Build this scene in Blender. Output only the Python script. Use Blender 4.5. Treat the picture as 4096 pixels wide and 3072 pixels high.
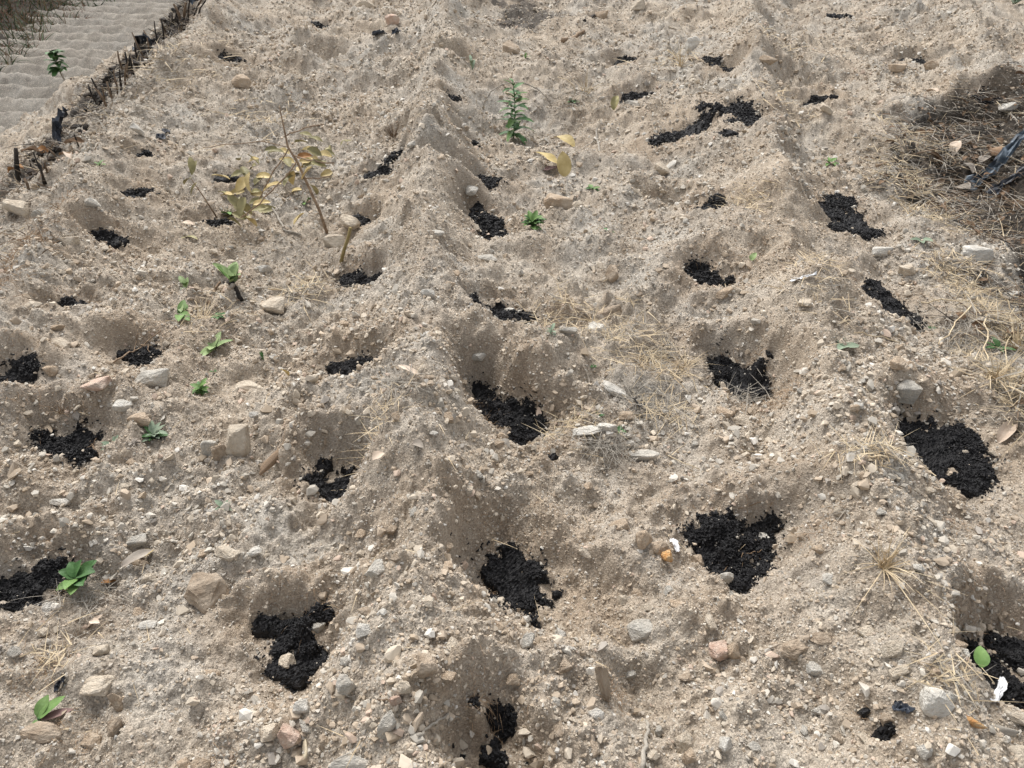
import bpy, bmesh, math, random
import numpy as np
from mathutils import Vector, Matrix

random.seed(7)
rng = np.random.default_rng(11)
for o in list(bpy.data.objects):
    bpy.data.objects.remove(o)
scene = bpy.context.scene
COL = scene.collection

# ------------------------------------------------------------------ camera
PITCH = math.radians(37.6)
CAM_H = 1.6
FPX = 3036.0                       # focal length in pixels of the 4096 px wide photograph
cam_d = bpy.data.cameras.new('camera')
cam = bpy.data.objects.new('camera', cam_d)
COL.objects.link(cam)
cam.location = (0, 0, CAM_H)
cam.rotation_euler = (math.pi / 2 - PITCH, 0, 0)
cam_d.sensor_width = 36.0
cam_d.lens = 36.0 * FPX / 4096.0
cam_d.clip_start = 0.05
cam_d.clip_end = 1000
scene.camera = cam

# ------------------------------------------------------------------ sky, sun, exposure (overcast)
SUN_EL, SUN_AZ = 54.0, -24.0       # azimuth from +Y towards +X
world = bpy.data.worlds.new('World')
scene.world = world
world.use_nodes = True
wn, wl = world.node_tree.nodes, world.node_tree.links
wn.clear()
sky = wn.new('ShaderNodeTexSky')
sky.sky_type = 'NISHITA'
sky.sun_disc = False
sky.sun_elevation = math.radians(SUN_EL)
sky.sun_rotation = math.radians(SUN_AZ)
sky.dust_density = 4.0
sky.ozone_density = 1.0
hsv = wn.new('ShaderNodeHueSaturation')
hsv.inputs['Saturation'].default_value = 0.22       # grey cloud cover
bg = wn.new('ShaderNodeBackground')
bg.inputs['Strength'].default_value = 0.145
wo = wn.new('ShaderNodeOutputWorld')
wl.new(sky.outputs[0], hsv.inputs['Color'])
wl.new(hsv.outputs[0], bg.inputs[0])
wl.new(bg.outputs[0], wo.inputs[0])
sun_d = bpy.data.lights.new('sun', 'SUN')
sun_d.energy = 1.35
sun_d.angle = math.radians(24)
sun_d.color = (1.0, 0.97, 0.93)
sun = bpy.data.objects.new('sun', sun_d)
COL.objects.link(sun)
sd = Vector((math.sin(math.radians(SUN_AZ)) * math.cos(math.radians(SUN_EL)),
             math.cos(math.radians(SUN_AZ)) * math.cos(math.radians(SUN_EL)),
             math.sin(math.radians(SUN_EL))))
sun.rotation_euler = sd.to_track_quat('Z', 'Y').to_euler()
scene.view_settings.view_transform = 'Standard'
scene.view_settings.look = 'None'
scene.view_settings.gamma = 1.0
scene.view_settings.exposure = 0.72
scene.render.engine = 'CYCLES'

# ------------------------------------------------------------------ numpy noise
def hsh(ix, iy, seed):
    n = (ix.astype(np.int64) * 374761393 + iy.astype(np.int64) * 668265263 + int(seed) * 1442695041) & 0xFFFFFFFF
    n = ((n ^ (n >> 13)) * 1274126177) & 0xFFFFFFFF
    n = ((n ^ (n >> 16)) * 2246822519) & 0xFFFFFFFF
    n = n ^ (n >> 15)
    return (n & 0xFFFFFF) / float(0xFFFFFF)

def vnoise(x, y, seed=0):
    ix, iy = np.floor(x), np.floor(y)
    fx, fy = x - ix, y - iy
    fx = fx * fx * fx * (fx * (fx * 6 - 15) + 10)
    fy = fy * fy * fy * (fy * (fy * 6 - 15) + 10)
    a = hsh(ix, iy, seed); b = hsh(ix + 1, iy, seed)
    c = hsh(ix, iy + 1, seed); d = hsh(ix + 1, iy + 1, seed)
    return (a + (b - a) * fx) * (1 - fy) + (c + (d - c) * fx) * fy - 0.5

def fbm(x, y, freq, octv, seed=0, gain=0.5):
    r = np.zeros_like(x); a = 1.0
    ca, sa = math.cos(0.6), math.sin(0.6)
    xx, yy = x * freq, y * freq
    for i in range(octv):
        r = r + a * vnoise(xx, yy, seed + i * 17)
        xx, yy = (xx * ca - yy * sa) * 2.03, (xx * sa + yy * ca) * 2.03
        a *= gain
    return r

def cell(x, y, freq, seed=0):
    xx, yy = x * freq, y * freq
    ix, iy = np.floor(xx), np.floor(yy)
    best = np.full_like(xx, 9.0); bid = np.zeros_like(xx)
    for dx in (-1, 0, 1):
        for dy in (-1, 0, 1):
            cx, cy = ix + dx, iy + dy
            px = cx + hsh(cx, cy, seed); py = cy + hsh(cx, cy, seed + 5)
            d = (xx - px) ** 2 + (yy - py) ** 2
            k = d < best
            best = np.where(k, d, best)
            bid = np.where(k, hsh(cx, cy, seed + 9), bid)
    return np.sqrt(best), bid

def sstep(a, b, x):
    t = np.clip((x - a) / (b - a), 0, 1)
    return t * t * (3 - 2 * t)

# ------------------------------------------------------------------ pixel rays (coordinates in a 2212 px wide view of the photo)
S = 4096.0 / 2212.0
cp, sp = math.cos(PITCH), math.sin(PITCH)

def ray(px, py):
    u = (px * S - 2048.0) / FPX
    v = (py * S - 1536.0) / FPX
    return np.array([u, cp - v * sp, -sp - v * cp])

def on_plane(px, py, z):
    d = ray(px, py)
    t = (z - CAM_H) / d[2]
    return np.array([d[0] * t, d[1] * t, z])

def depth_of(p):
    return p[1] * cp + (CAM_H - p[2]) * sp

def at_y(px, py, y):
    d = ray(px, py)
    t = y / d[1]
    return Vector((d[0] * t, y, CAM_H + d[2] * t))

def wlen(pix, p):                 # a length in view pixels at the depth of a point
    return pix * S / FPX * depth_of(p)

# ------------------------------------------------------------------ terrain heights
FIELD_Z = -1.6

def edge_x(y):
    return -2.62 - 0.148 * (y - 3.92) + 0.10 * vnoise(y * 0.9, y * 0 + 3.3, 5) + 0.04 * vnoise(y * 4, y * 0 + 1.3, 6)

def right_x(y):
    return (1.66 + 0.42 * sstep(1.7, 3.4, y) + 0.35 * sstep(3.8, 5.3, y) + 1.5 * sstep(5.0, 6.0, y)
            + 0.13 * vnoise(y * 2.2, y * 0 + 7.7, 8))

def litter_mask(x, y):
    return sstep(-0.05, 0.30, x - right_x(y) + 0.45 * fbm(x, y, 4, 5, 77, 0.65)) * (1 - sstep(5.2, 5.9, y)) * sstep(-1.0, 0.6, y)

def base_h(x, y):
    h = 0.10 * fbm(x, y, 1.25, 3, 21) + 0.12 * fbm(x, y, 3.0, 3, 31, 0.6) * (0.75 + 0.15 * sstep(2.5, 5.0, y))
    wob = 0.12 * vnoise(y * 0.8, y * 0 + 2.0, 12)
    for rx, sl, amp, wd in ((-0.25, -0.06, 0.13, 0.32), (0.95, 0.19, 0.11, 0.32), (-1.75, -0.16, 0.10, 0.34), (2.3, 0.3, 0.09, 0.4)):
        d = x - (rx + sl * (y - 1.4) + wob)
        m = 0.6 + 0.8 * (vnoise(y * 1.7, y * 0 + rx * 9, 41) + 0.5)
        h = h + amp * np.exp(-(d / wd) ** 2) + 0.85 * amp * m * np.exp(-(d / 0.12) ** 2)
    h = h - 0.06
    e = edge_x(y) - x                                  # metres outside the bed's left shoulder
    drop = 1 - (1 - np.clip(e / np.clip(2.95 - 0.18 * (y - 9), 1.2, 3.3), 0, 1)) ** (1.0 + 0.5 * sstep(6.5, 11, y))
    h = h * (1 - 0.6 * sstep(0.5, 2.8, e)) + 0.03 * np.exp(-((e + 0.12) / 0.16) ** 2) + (FIELD_Z - 0.10) * drop
    hill = sstep(7.7, 12.5, -x)
    h = h + hill * 1.7
    r = x - right_x(y)
    lit = sstep(0.0, 0.5, r) * (1 - sstep(5.2, 5.9, y))
    h = h - 0.16 * lit - 0.02 * lit * fbm(x, y, 9, 2, 3)
    far = sstep(9.0, 16.0, y) * (1 - sstep(-0.4, 0.6, e))
    return h + 0.5 * far

# ---- planting holes: (strokes of the black fill, bowl scale, depth scale, label); a stroke point is (px, py, radius px)
BLK = 'black pellet fertiliser heaped in the bottom of a dug planting hole'
PITS = [
 ([[(1078, 1585, 36), (1062, 1632, 62)]], 1.35, 1.0, 'black pellet heap in the planting hole below the upright brown stone splinter'),
 ([[(560, 1345, 16), (610, 1350, 18), (640, 1385, 52), (652, 1420, 48)], [(640, 1370, 20), (705, 1338, 18)], [(600, 1440, 24), (640, 1455, 26)]], 1.25, 1.0, 'forked black pellet heap with a pale angular stone at its front'),
 ([[(1080, 1240, 62), (1120, 1265, 68), (1180, 1290, 40)], [(1105, 1195, 22), (1110, 1230, 30)], [(1150, 1310, 26), (1158, 1345, 12)]], 1.3, 1.0, 'wide black pellet heap sprinkled with soil under the central ridge'),
 ([[(1548, 1170, 62), (1590, 1205, 66), (1612, 1235, 34), (1592, 1270, 22)], [(1610, 1180, 30), (1660, 1150, 26)]], 1.3, 0.9, 'large clean black pellet heap beside the dry grass tuft'),
 ([[(2100, 1430, 38), (2140, 1470, 58), (2200, 1500, 44)], [(2160, 1390, 26), (2200, 1410, 46)]], 1.3, 0.9, 'black pellet heap with a green leaf and a white paper twist on it'),
 ([[(15, 1280, 40), (75, 1262, 58), (115, 1240, 40), (85, 1225, 26)]], 1.3, 0.9, 'black pellet heap beside the dark green weed in dry grass'),
 ([[(685, 1045, 36), (722, 1035, 44), (755, 1012, 24)], [(700, 1005, 14), (765, 1000, 14)]], 1.5, 1.0, 'black pellet heap with two small pale stones lying on it'),
 ([[(120, 955, 34), (160, 960, 46), (190, 945, 30)], [(180, 975, 36)]], 1.35, 0.9, 'black pellet heap with a white flake and bare roots at its edge'),
 ([[(1038, 840, 20), (1060, 880, 30), (1105, 905, 42), (1150, 920, 32)], [(1120, 940, 22), (1140, 945, 18)]], 1.35, 0.9, 'patchy black pellet heap half hidden by brown root fibres'),
 ([[(1975, 935, 26), (2000, 945, 50), (2055, 978, 62), (2092, 1025, 42)], [(2060, 935, 26), (2085, 960, 26)], [(1985, 970, 30), (2030, 1005, 34)], [(2095, 1050, 18)]], 1.15, 0.7, 'broad streaked black pellet heap with one round tan stone'),
 ([[(1555, 785, 24), (1588, 812, 40), (1618, 842, 42), (1638, 858, 26)]], 1.5, 0.9, 'slanting black pellet heap in the hole with brown rooty walls'),
 ([[(718, 785, 14), (752, 797, 34), (790, 792, 30), (812, 778, 14)]], 1.45, 0.9, BLK),
 ([[(280, 765, 26), (310, 770, 34), (335, 765, 18)]], 1.6, 0.9, 'black pellet heap with a pale forked root lying across it'),
 ([[(18, 812, 28), (60, 802, 24)]], 1.5, 0.8, BLK),
 ([[(1072, 680, 28), (1100, 690, 38), (1128, 678, 20)], [(1078, 665, 20)]], 1.3, 0.9, 'black pellet heap carrying a flat white stone'),
 ([[(1890, 612, 16), (1908, 645, 32), (1938, 680, 44), (1958, 702, 30)]], 1.3, 0.8, 'thin black pellet heap crossed by a bent dry straw'),
 ([[(1512, 600, 30), (1535, 615, 32)], [(1575, 610, 10)]], 2.0, 1.2, 'black pellet heap in the deepest brown hole with a tan stone at its lip'),
 ([[(748, 595, 14), (770, 607, 28), (800, 608, 22), (815, 600, 10)]], 1.5, 0.9, BLK),
 ([[(135, 662, 18), (160, 655, 22), (180, 648, 14)]], 1.5, 0.8, BLK),
 ([[(1030, 455, 14), (1055, 480, 26), (1075, 508, 26)], [(1022, 470, 14)]], 1.3, 0.8, 'slanting black pellet heap beside the bright green weed'),
 ([[(1758, 450, 24), (1790, 448, 36), (1840, 470, 34), (1875, 500, 24)], [(1800, 430, 20), (1830, 440, 18)], [(1820, 490, 30), (1870, 512, 14)]], 1.2, 0.7, 'wide ring shaped black pellet heap around a bare tan patch'),
 ([[(1515, 455, 18), (1540, 448, 22), (1552, 432, 14)], [(1500, 463, 12)]], 1.4, 0.8, 'curved black pellet heap next to the grey dry grass'),
 ([[(452, 482, 16), (475, 485, 24), (492, 488, 14)]], 1.7, 1.0, 'black pellet heap under the yellow wilted leaves'),
 ([[(770, 472, 8), (785, 482, 18), (800, 482, 10)]], 1.8, 1.0, 'small black pellet heap behind the large pale stone and dead stem'),
 ([[(220, 515, 16), (250, 518, 20)]], 1.5, 0.8, BLK),
 ([[(280, 418, 18), (305, 413, 20)]], 1.5, 0.8, BLK),
 ([[(1040, 388, 18), (1062, 392, 22)]], 1.5, 0.8, BLK),
 ([[(470, 384, 12), (495, 380, 16)]], 1.8, 0.9, BLK),
 ([[(800, 378, 14), (830, 376, 16)], [(842, 362, 10), (862, 345, 12)]], 1.4, 0.7, 'broken streak of black pellets below the dried brown weed'),
 ([[(1418, 305, 16), (1450, 296, 20), (1495, 284, 22), (1525, 272, 14)]], 1.2, 0.5, 'long slanting band of black pellets on the pale slope'),
 ([[(1525, 228, 14), (1550, 235, 18), (1590, 238, 26), (1625, 258, 26), (1640, 275, 16)], [(1575, 285, 16), (1560, 292, 10)], [(1580, 262, 14)]], 1.1, 0.4, 'arched band of black pellets spilling over a soil ridge'),
 ([[(1350, 220, 10), (1362, 207, 12), (1385, 213, 18), (1398, 208, 10)]], 1.3, 0.6, 'small black pellet heap wrapped round a grey stone'),
 ([[(1535, 132, 18), (1548, 140, 16), (1570, 148, 16), (1582, 158, 10)]], 1.4, 0.6, BLK),
 ([[(490, 134, 14), (508, 132, 14)]], 1.6, 0.8, BLK),
 ([[(1795, 40, 20), (1818, 35, 20)]], 1.5, 0.8, BLK),
 ([[(1965, 133, 18), (1985, 135, 20)]], 1.5, 0.8, 'black pellet heap walled in by two tan stones'),
 ([[(2095, 218, 18), (2125, 222, 24), (2140, 224, 14)]], 1.5, 0.8, BLK),
 ([[(1875, 98, 10), (1890, 95, 12)]], 1.6, 0.8, BLK),
 ([[(1735, 226, 8), (1770, 219, 12), (1800, 212, 8)]], 1.2, 0.5, 'thin dark streak of pellets and charred straw'),
 ([[(1005, 305, 8), (1022, 312, 14)]], 2.2, 1.0, BLK),
 ([[(298, 345, 8), (318, 338, 12)]], 1.4, 0.7, BLK),
 ([[(1338, 132, 10), (1362, 128, 14)]], 1.6, 0.8, 'clotted black pellets in a hollow under dry stalks'),
 ([[(685, 58, 9), (700, 56, 8)]], 1.9, 1.0, BLK),
 ([[(978, 214, 12)]], 2.0, 1.0, BLK),
 ([[(886, 185, 9), (890, 178, 7)]], 2.2, 1.0, BLK),
 ([[(1722, -4, 14)]], 1.8, 0.9, BLK),
 ([[(1018, 638, 12), (1026, 645, 8)]], 1.4, 0.6, 'small spot of black pellets behind the heap carrying the white stone'),
 ([[(1190, 985, 12), (1196, 980, 8)]], 1.2, 0.3, 'tiny spill of black pellets on open tan soil'),
 ([[(1908, 1585, 14)], [(1868, 1535, 9)]], 1.1, 0.3, 'two dots of black pellets among grey gravel'),
 ([[(1640, 787, 12)], [(1660, 778, 8)]], 1.2, 0.4, 'crumbs of black pellets above the rooty hole'),
 ([[(1026, 1520, 12), (1030, 1528, 8)]], 1.3, 0.5, 'crumbs of black pellets behind the frontmost hole'),
]
BOWLS = [(1440, 385, 70, .8), (960, 385, 60, .6), (1010, 300, 55, 1.), (720, 450, 50, .7), (420, 580, 70, .6), (1600, 560, 70, .5), (860, 540, 60, .7),
         (1720, 840, 60, .7), (640, 900, 60, .8), (1260, 780, 90, .5), (2010, 330, 60, .5), (980, 60, 50, .7), (860, 100, 60, .6), (700, 95, 60, .8),
         (600, 280, 70, .6), (1000, 150, 60, .8), (620, 210, 45, .8), (870, 290, 50, .8), (1300, 110, 60, .6), (1220, 480, 70, .5), (460, 250, 40, .6), (1720, 340, 60, .5),
         (1700, 130, 50, .5), (1900, 55, 50, .6), (2060, 90, 60, .5), (1650, 560, 45, .6), (540, 1010, 60, .7), (330, 1130, 70, .4), (1250, 1060, 80, .35), (880, 1120, 60, .4), (1400, 1480, 90, .4), (380, 1560, 100, .4), (1720, 1500, 80, .4), (1330, 1330, 70, .35)]

def seg_dist(x, y, pts):
    """signed 'inside' value: >0 in the union of tapered capsules (1 on the axis, 0 on the rim)"""
    best = np.full(np.shape(x), -9.0)
    if len(pts) == 1:
        cx, cy, r = pts[0]
        return 1 - np.hypot(x - cx, y - cy) / r
    for (ax, ay, ar), (bx, by, br) in zip(pts[:-1], pts[1:]):
        dx, dy = bx - ax, by - ay
        L2 = dx * dx + dy * dy + 1e-9
        t = np.clip(((x - ax) * dx + (y - ay) * dy) / L2, 0, 1)
        d = np.hypot(x - ax - dx * t, y - ay - dy * t)
        best = np.maximum(best, 1 - d / (ar + (br - ar) * t))
    return best

def bh1(x, y):
    return float(base_h(np.array([x]), np.array([y]))[0])

pit_w = []
for strokes, bs, ds, label in PITS:
    allp = [p for s in strokes for p in s]
    cx = sum(p[0] * p[2] for p in allp) / sum(p[2] for p in allp)
    cy = sum(p[1] * p[2] for p in allp) / sum(p[2] for p in allp)
    z = 0.0; D = 0.05
    for it in range(6):
        c = on_plane(cx, cy, z)
        ws = [[(lambda q: (q[0], q[1], wlen(p[2], q)))(on_plane(p[0], p[1], z)) for p in s] for s in strokes]
        fp = [p for s in ws for p in s]
        hx = (max(p[0] + p[2] for p in fp) - min(p[0] - p[2] for p in fp)) / 2
        R = min(0.2, 0.5 * hx + 0.5 * max(p[2] for p in fp) * 1.2)
        sl = math.hypot(c[1], CAM_H)
        D = min(0.15, (0.26 + 0.72 * CAM_H / sl) * R * ds + 0.014)
        z = 0.6 * z + 0.4 * (bh1(c[0], c[1]) - D + 0.01)
    pit_w.append(dict(c=c, R=R, D=D, ws=ws, bs=bs, label=label, z0=z + D - 0.01))

bowl_w = []
for px, py, r, d in BOWLS:
    q = on_plane(px, py, 0.0)
    R = wlen(r, q)
    bowl_w.append(dict(cx=q[0], cy=q[1], R=R, D=0.6 * R * d))

def seg_sd(x, y, pts):
    """metres outside (+) or inside (-) the union of tapered capsules"""
    if len(pts) == 1:
        return np.hypot(x - pts[0][0], y - pts[0][1]) - pts[0][2]
    best = np.full(np.shape(x), 9.0)
    for (ax, ay, ar), (bx, by, br) in zip(pts[:-1], pts[1:]):
        dx, dy = bx - ax, by - ay
        t = np.clip(((x - ax) * dx + (y - ay) * dy) / (dx * dx + dy * dy + 1e-9), 0, 1)
        best = np.minimum(best, np.hypot(x - ax - dx * t, y - ay - dy * t) - (ar + (br - ar) * t))
    return best

def pits_h(x, y):
    h = np.zeros_like(x)
    for k, b in enumerate(bowl_w):
        m = (np.abs(x - b['cx']) < 1.6 * b['R']) & (np.abs(y - b['cy']) < 1.6 * b['R'])
        if not m.any():
            continue
        xs, ys = x[m], y[m]
        w1 = b['R'] * 0.55 * fbm(xs, ys, 5.5, 2, 100 + k)
        q = np.hypot(xs + w1 - b['cx'], ys - w1 - b['cy']) / b['R']
        h[m] += -b['D'] * (1 - sstep(0.40, 1.05, q)) + 0.2 * b['D'] * np.exp(-((q - 1.18) / 0.22) ** 2)
    for k, pw in enumerate(pit_w):
        c, R, D = pw['c'], pw['R'], pw['D']
        ext = 3.2 * R + 0.12
        m = (np.abs(x - c[0]) < ext) & (np.abs(y - c[1]) < ext * 1.3)
        if not m.any():
            continue
        xs, ys = x[m], y[m]
        sd_ = np.full(xs.shape, 9.0)
        for s_ in pw['ws']:
            sd_ = np.minimum(sd_, seg_sd(xs, ys, s_))
        sd_ = sd_ + 0.45 * R * fbm(xs, ys, 7, 3, 700 + k)
        back = sstep(-0.6, 0.9, (ys - c[1]) / R)                  # steep far wall, gentle near lip
        Wd = (0.95 - 0.32 * back) * R * (0.75 + 0.25 * pw['bs']) + 0.012
        t = sd_ / Wd
        f = 1 - sstep(-0.15, 1.0, t)
        h[m] = h[m] * (1 - f) - (base_h(xs, ys) - pw['z0']) * f - D * f + D * (0.16 + 0.22 * back) * np.exp(-((t - 1.35) / 0.42) ** 2)
    return h

# a hole whose fill the photo shows must not hide it behind its own lip: make it shallower until the fill is in view
for _ in range(4):
    for pw in pit_w:
        pts = [(p[0] + dx * p[2] * .6, p[1] + dy * p[2] * .6) for s_ in pw['ws'] for p in s_ for dx, dy in ((0, 0), (-1, 0), (1, 0), (0, -1), (0, 1))]
        T = np.linspace(0.55, 0.985, 60)
        A = np.array(pts); zf_ = pw['z0'] - pw['D'] + 0.012
        px_ = A[:, 0:1] * T; py_ = A[:, 1:2] * T; pz_ = CAM_H + (zf_ - CAM_H) * T[None, :] * np.ones((len(A), 1))
        near_ = np.hypot(px_ - pw['c'][0], py_ - pw['c'][1]) < 0.9
        hh_ = np.full(px_.shape, -9.0)
        hh_[near_] = base_h(px_[near_], py_[near_]) + pits_h(px_[near_], py_[near_])
        vis = (hh_ < pz_).all(1).mean()
        if vis < 0.72:
            pw['D'] *= 0.72
            pw['z0'] += 0.0
            zf2 = pw['z0'] - pw['D'] + 0.01
            k_ = (CAM_H - zf2) / (CAM_H - (zf_ - 0.002))
            pw['ws'] = [[(p[0] * k_, p[1] * k_, p[2] * k_) for p in s_] for s_ in pw['ws']]
            pw['c'] = np.array([pw['c'][0] * k_, pw['c'][1] * k_, zf2])

def clod_h(x, y):
    lm = 0.5 + fbm(x, y, 2.2, 2, 61)
    lm = np.clip(lm * 1.1, 0.1, 1.2)
    d1, i1 = cell(x + 0.02 * vnoise(x * 25, y * 25, 3), y + 0.02 * vnoise(x * 25, y * 25, 4), 17, 71)
    d2, i2 = cell(x, y, 44, 81)
    h = 0.040 * lm * np.clip(0.60 - d1, 0, 1) * (i1 > 0.35) * (0.3 + i1)
    h = h + 0.015 * lm * np.clip(0.55 - d2, 0, 1) * (i2 > 0.3)
    h = h + 0.062 * fbm(x, y, 6, 4, 91, 0.58) * (0.45 + 0.55 * lm) + 0.014 * fbm(x, y, 36, 3, 95, 0.65)
    return h

def H(x, y):
    x = np.asarray(x, float); y = np.asarray(y, float)
    return base_h(x, y) + pits_h(x, y) + clod_h(x, y)

def h1(x, y):
    return float(H(np.array([x]), np.array([y]))[0])

def hit(px, py):
    """first point of the soil seen along a pixel's ray"""
    d = ray(px, py)
    TS = np.linspace((0.42 - CAM_H) / d[2], (-0.45 - CAM_H) / d[2], 200)
    x, y, z = d[0] * TS, d[1] * TS, CAM_H + d[2] * TS
    b = z < base_h(x, y) + pits_h(x, y)
    i = int(np.argmax(b)) if b.any() else len(TS) - 1
    p = np.array([x[i], y[i], 0.0])
    p[2] = h1(p[0], p[1])
    return p

# ------------------------------------------------------------------ materials
def new_mat(name):
    m = bpy.data.materials.new(name)
    m.use_nodes = True
    nt = m.node_tree
    b = nt.nodes['Principled BSDF']
    if 'Specular IOR Level' in b.inputs:
        b.inputs['Specular IOR Level'].default_value = 0.25
    return m, nt, b

def nnode(nt, typ, **kw):
    n = nt.nodes.new(typ)
    for k, v in kw.items():
        if k in n.inputs:
            n.inputs[k].default_value = v
        else:
            setattr(n, k, v)
    return n

def rgb(c):
    return (c[0], c[1], c[2], 1.0)

def ramp(nt, fac, stops):
    r = nt.nodes.new('ShaderNodeValToRGB')
    e = r.color_ramp.elements
    while len(e) < len(stops):
        e.new(0.5)
    for k, (p, c) in enumerate(stops):
        e[k].position = p; e[k].color = rgb(c)
    nt.links.new(fac, r.inputs[0])
    return r.outputs[0]

def mixc(nt, fac, a, b, mode='MIX'):
    n = nt.nodes.new('ShaderNodeMix')
    n.data_type = 'RGBA'; n.blend_type = mode
    for sock, v in ((n.inputs[0], fac), (n.inputs[6], a), (n.inputs[7], b)):
        if hasattr(v, 'links'):
            nt.links.new(v, sock)
        elif isinstance(v, (int, float)):
            sock.default_value = v
        else:
            sock.default_value = rgb(v)
    return n.outputs[2]

def math_n(nt, op, a, b=0.0, clamp=False):
    n = nt.nodes.new('ShaderNodeMath'); n.operation = op; n.use_clamp = clamp
    for s, v in ((n.inputs[0], a), (n.inputs[1], b)):
        if hasattr(v, 'links'):
            nt.links.new(v, s)
        else:
            s.default_value = v
    return n.outputs[0]

def simple(name, stops, scale=30, rough=0.9, bump=0.0, bscale=120, coord='Object', spread=0.25, detail=4, trans=0.0):
    """noise ramp between real surface colours, small random lightness from thing to thing"""
    m, nt, b = new_mat(name)
    tc = nt.nodes.new('ShaderNodeTexCoord')
    n = nnode(nt, 'ShaderNodeTexNoise', Scale=scale, Detail=detail)
    nt.links.new(tc.outputs[coord], n.inputs['Vector'])
    c = ramp(nt, n.outputs[0], stops)
    oi = nt.nodes.new('ShaderNodeObjectInfo')
    val = math_n(nt, 'ADD', math_n(nt, 'MULTIPLY', oi.outputs['Random'], spread), 1 - spread / 2)
    c = mixc(nt, 1.0, c, val, 'MULTIPLY')
    nt.links.new(c, b.inputs['Base Color'])
    b.inputs['Roughness'].default_value = rough
    if bump:
        n2 = nnode(nt, 'ShaderNodeTexNoise', Scale=bscale, Detail=5)
        nt.links.new(tc.outputs[coord], n2.inputs['Vector'])
        bp = nnode(nt, 'ShaderNodeBump', Strength=bump, Distance=0.01)
        nt.links.new(n2.outputs[0], bp.inputs['Height'])
        nt.links.new(bp.outputs[0], b.inputs['Normal'])
    if trans:
        b.inputs['Transmission Weight'].default_value = trans
    return m

# ground: sandy stony soil
def soil_material(name, warm, grey, brown, litter=True):
    m, nt, b = new_mat(name)
    L = nt.links
    geo = nt.nodes.new('ShaderNodeNewGeometry')
    P = geo.outputs['Position']
    def noise(scale, detail=4, rough=0.55, w=None):
        n = nnode(nt, 'ShaderNodeTexNoise', Scale=scale, Detail=detail, Roughness=rough)
        L.new(P, n.inputs['Vector'])
        return n.outputs[0]
    def vor(scale, out='Color', feature='F1'):
        n = nnode(nt, 'ShaderNodeTexVoronoi', Scale=scale)
        n.feature = feature
        L.new(P, n.inputs['Vector'])
        return n.outputs[out]
    big = ramp(nt, noise(1.1, 5), [(0.40, grey), (0.60, warm)])
    mid = ramp(nt, noise(4.5, 6, 0.62), [(0.43, (0, 0, 0)), (0.63, (1, 1, 1))])
    c = mixc(nt, math_n(nt, 'MULTIPLY', mid, 0.75), big, brown)
    # fine grains: each its own tint
    g1 = nt.nodes.new('ShaderNodeSeparateColor'); L.new(vor(330), g1.inputs[0])
    g2 = nt.nodes.new('ShaderNodeSeparateColor'); L.new(vor(130), g2.inputs[0])
    v1 = math_n(nt, 'ADD', math_n(nt, 'MULTIPLY', g1.outputs[0], 0.6), 0.66)
    v2 = math_n(nt, 'ADD', math_n(nt, 'MULTIPLY', g2.outputs[1], 0.36), 0.80)
    c = mixc(nt, 1.0, c, v1, 'MULTIPLY')
    c = mixc(nt, 1.0, c, v2, 'MULTIPLY')
    pale = math_n(nt, 'GREATER_THAN', g2.outputs[2], 0.90)
    c = mixc(nt, math_n(nt, 'MULTIPLY', pale, 0.55), c, (0.56, 0.50, 0.41))
    if litter:
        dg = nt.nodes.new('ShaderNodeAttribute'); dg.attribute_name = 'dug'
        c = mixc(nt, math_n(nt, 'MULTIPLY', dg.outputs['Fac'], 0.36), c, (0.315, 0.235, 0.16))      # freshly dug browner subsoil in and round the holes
        at = nt.nodes.new('ShaderNodeAttribute'); at.attribute_name = 'litter'
        lc = ramp(nt, noise(38, 6, 0.7), [(0.38, (0.012, 0.010, 0.009)), (0.58, (0.045, 0.037, 0.029)), (0.76, (0.20, 0.17, 0.135))])
        c = mixc(nt, math_n(nt, 'MULTIPLY', at.outputs['Fac'], 0.93), c, lc)
        ch = nt.nodes.new('ShaderNodeAttribute'); ch.attribute_name = 'char'
        c = mixc(nt, math_n(nt, 'MULTIPLY', ch.outputs['Fac'], 0.85), c, (0.03, 0.027, 0.026))
    L.new(c, b.inputs['Base Color'])
    b.inputs['Roughness'].default_value = 0.95
    hgt = math_n(nt, 'ADD', math_n(nt, 'MULTIPLY', vor(330, 'Distance'), -0.5), math_n(nt, 'MULTIPLY', vor(130, 'Distance'), -1.0))
    hgt = math_n(nt, 'ADD', hgt, math_n(nt, 'MULTIPLY', noise(220, 5, 0.7), 1.2))
    bp = nnode(nt, 'ShaderNodeBump', Strength=0.9, Distance=0.0035)
    L.new(hgt, bp.inputs['Height'])
    L.new(bp.outputs[0], b.inputs['Normal'])
    return m

WARM, GREY, BROWN = (0.44, 0.37, 0.288), (0.415, 0.38, 0.328), (0.30, 0.24, 0.178)
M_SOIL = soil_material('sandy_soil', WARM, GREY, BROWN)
M_FIELD = soil_material('tilled_soil', (0.30, 0.272, 0.23), (0.275, 0.255, 0.222), (0.225, 0.20, 0.168), litter=False)

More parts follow.
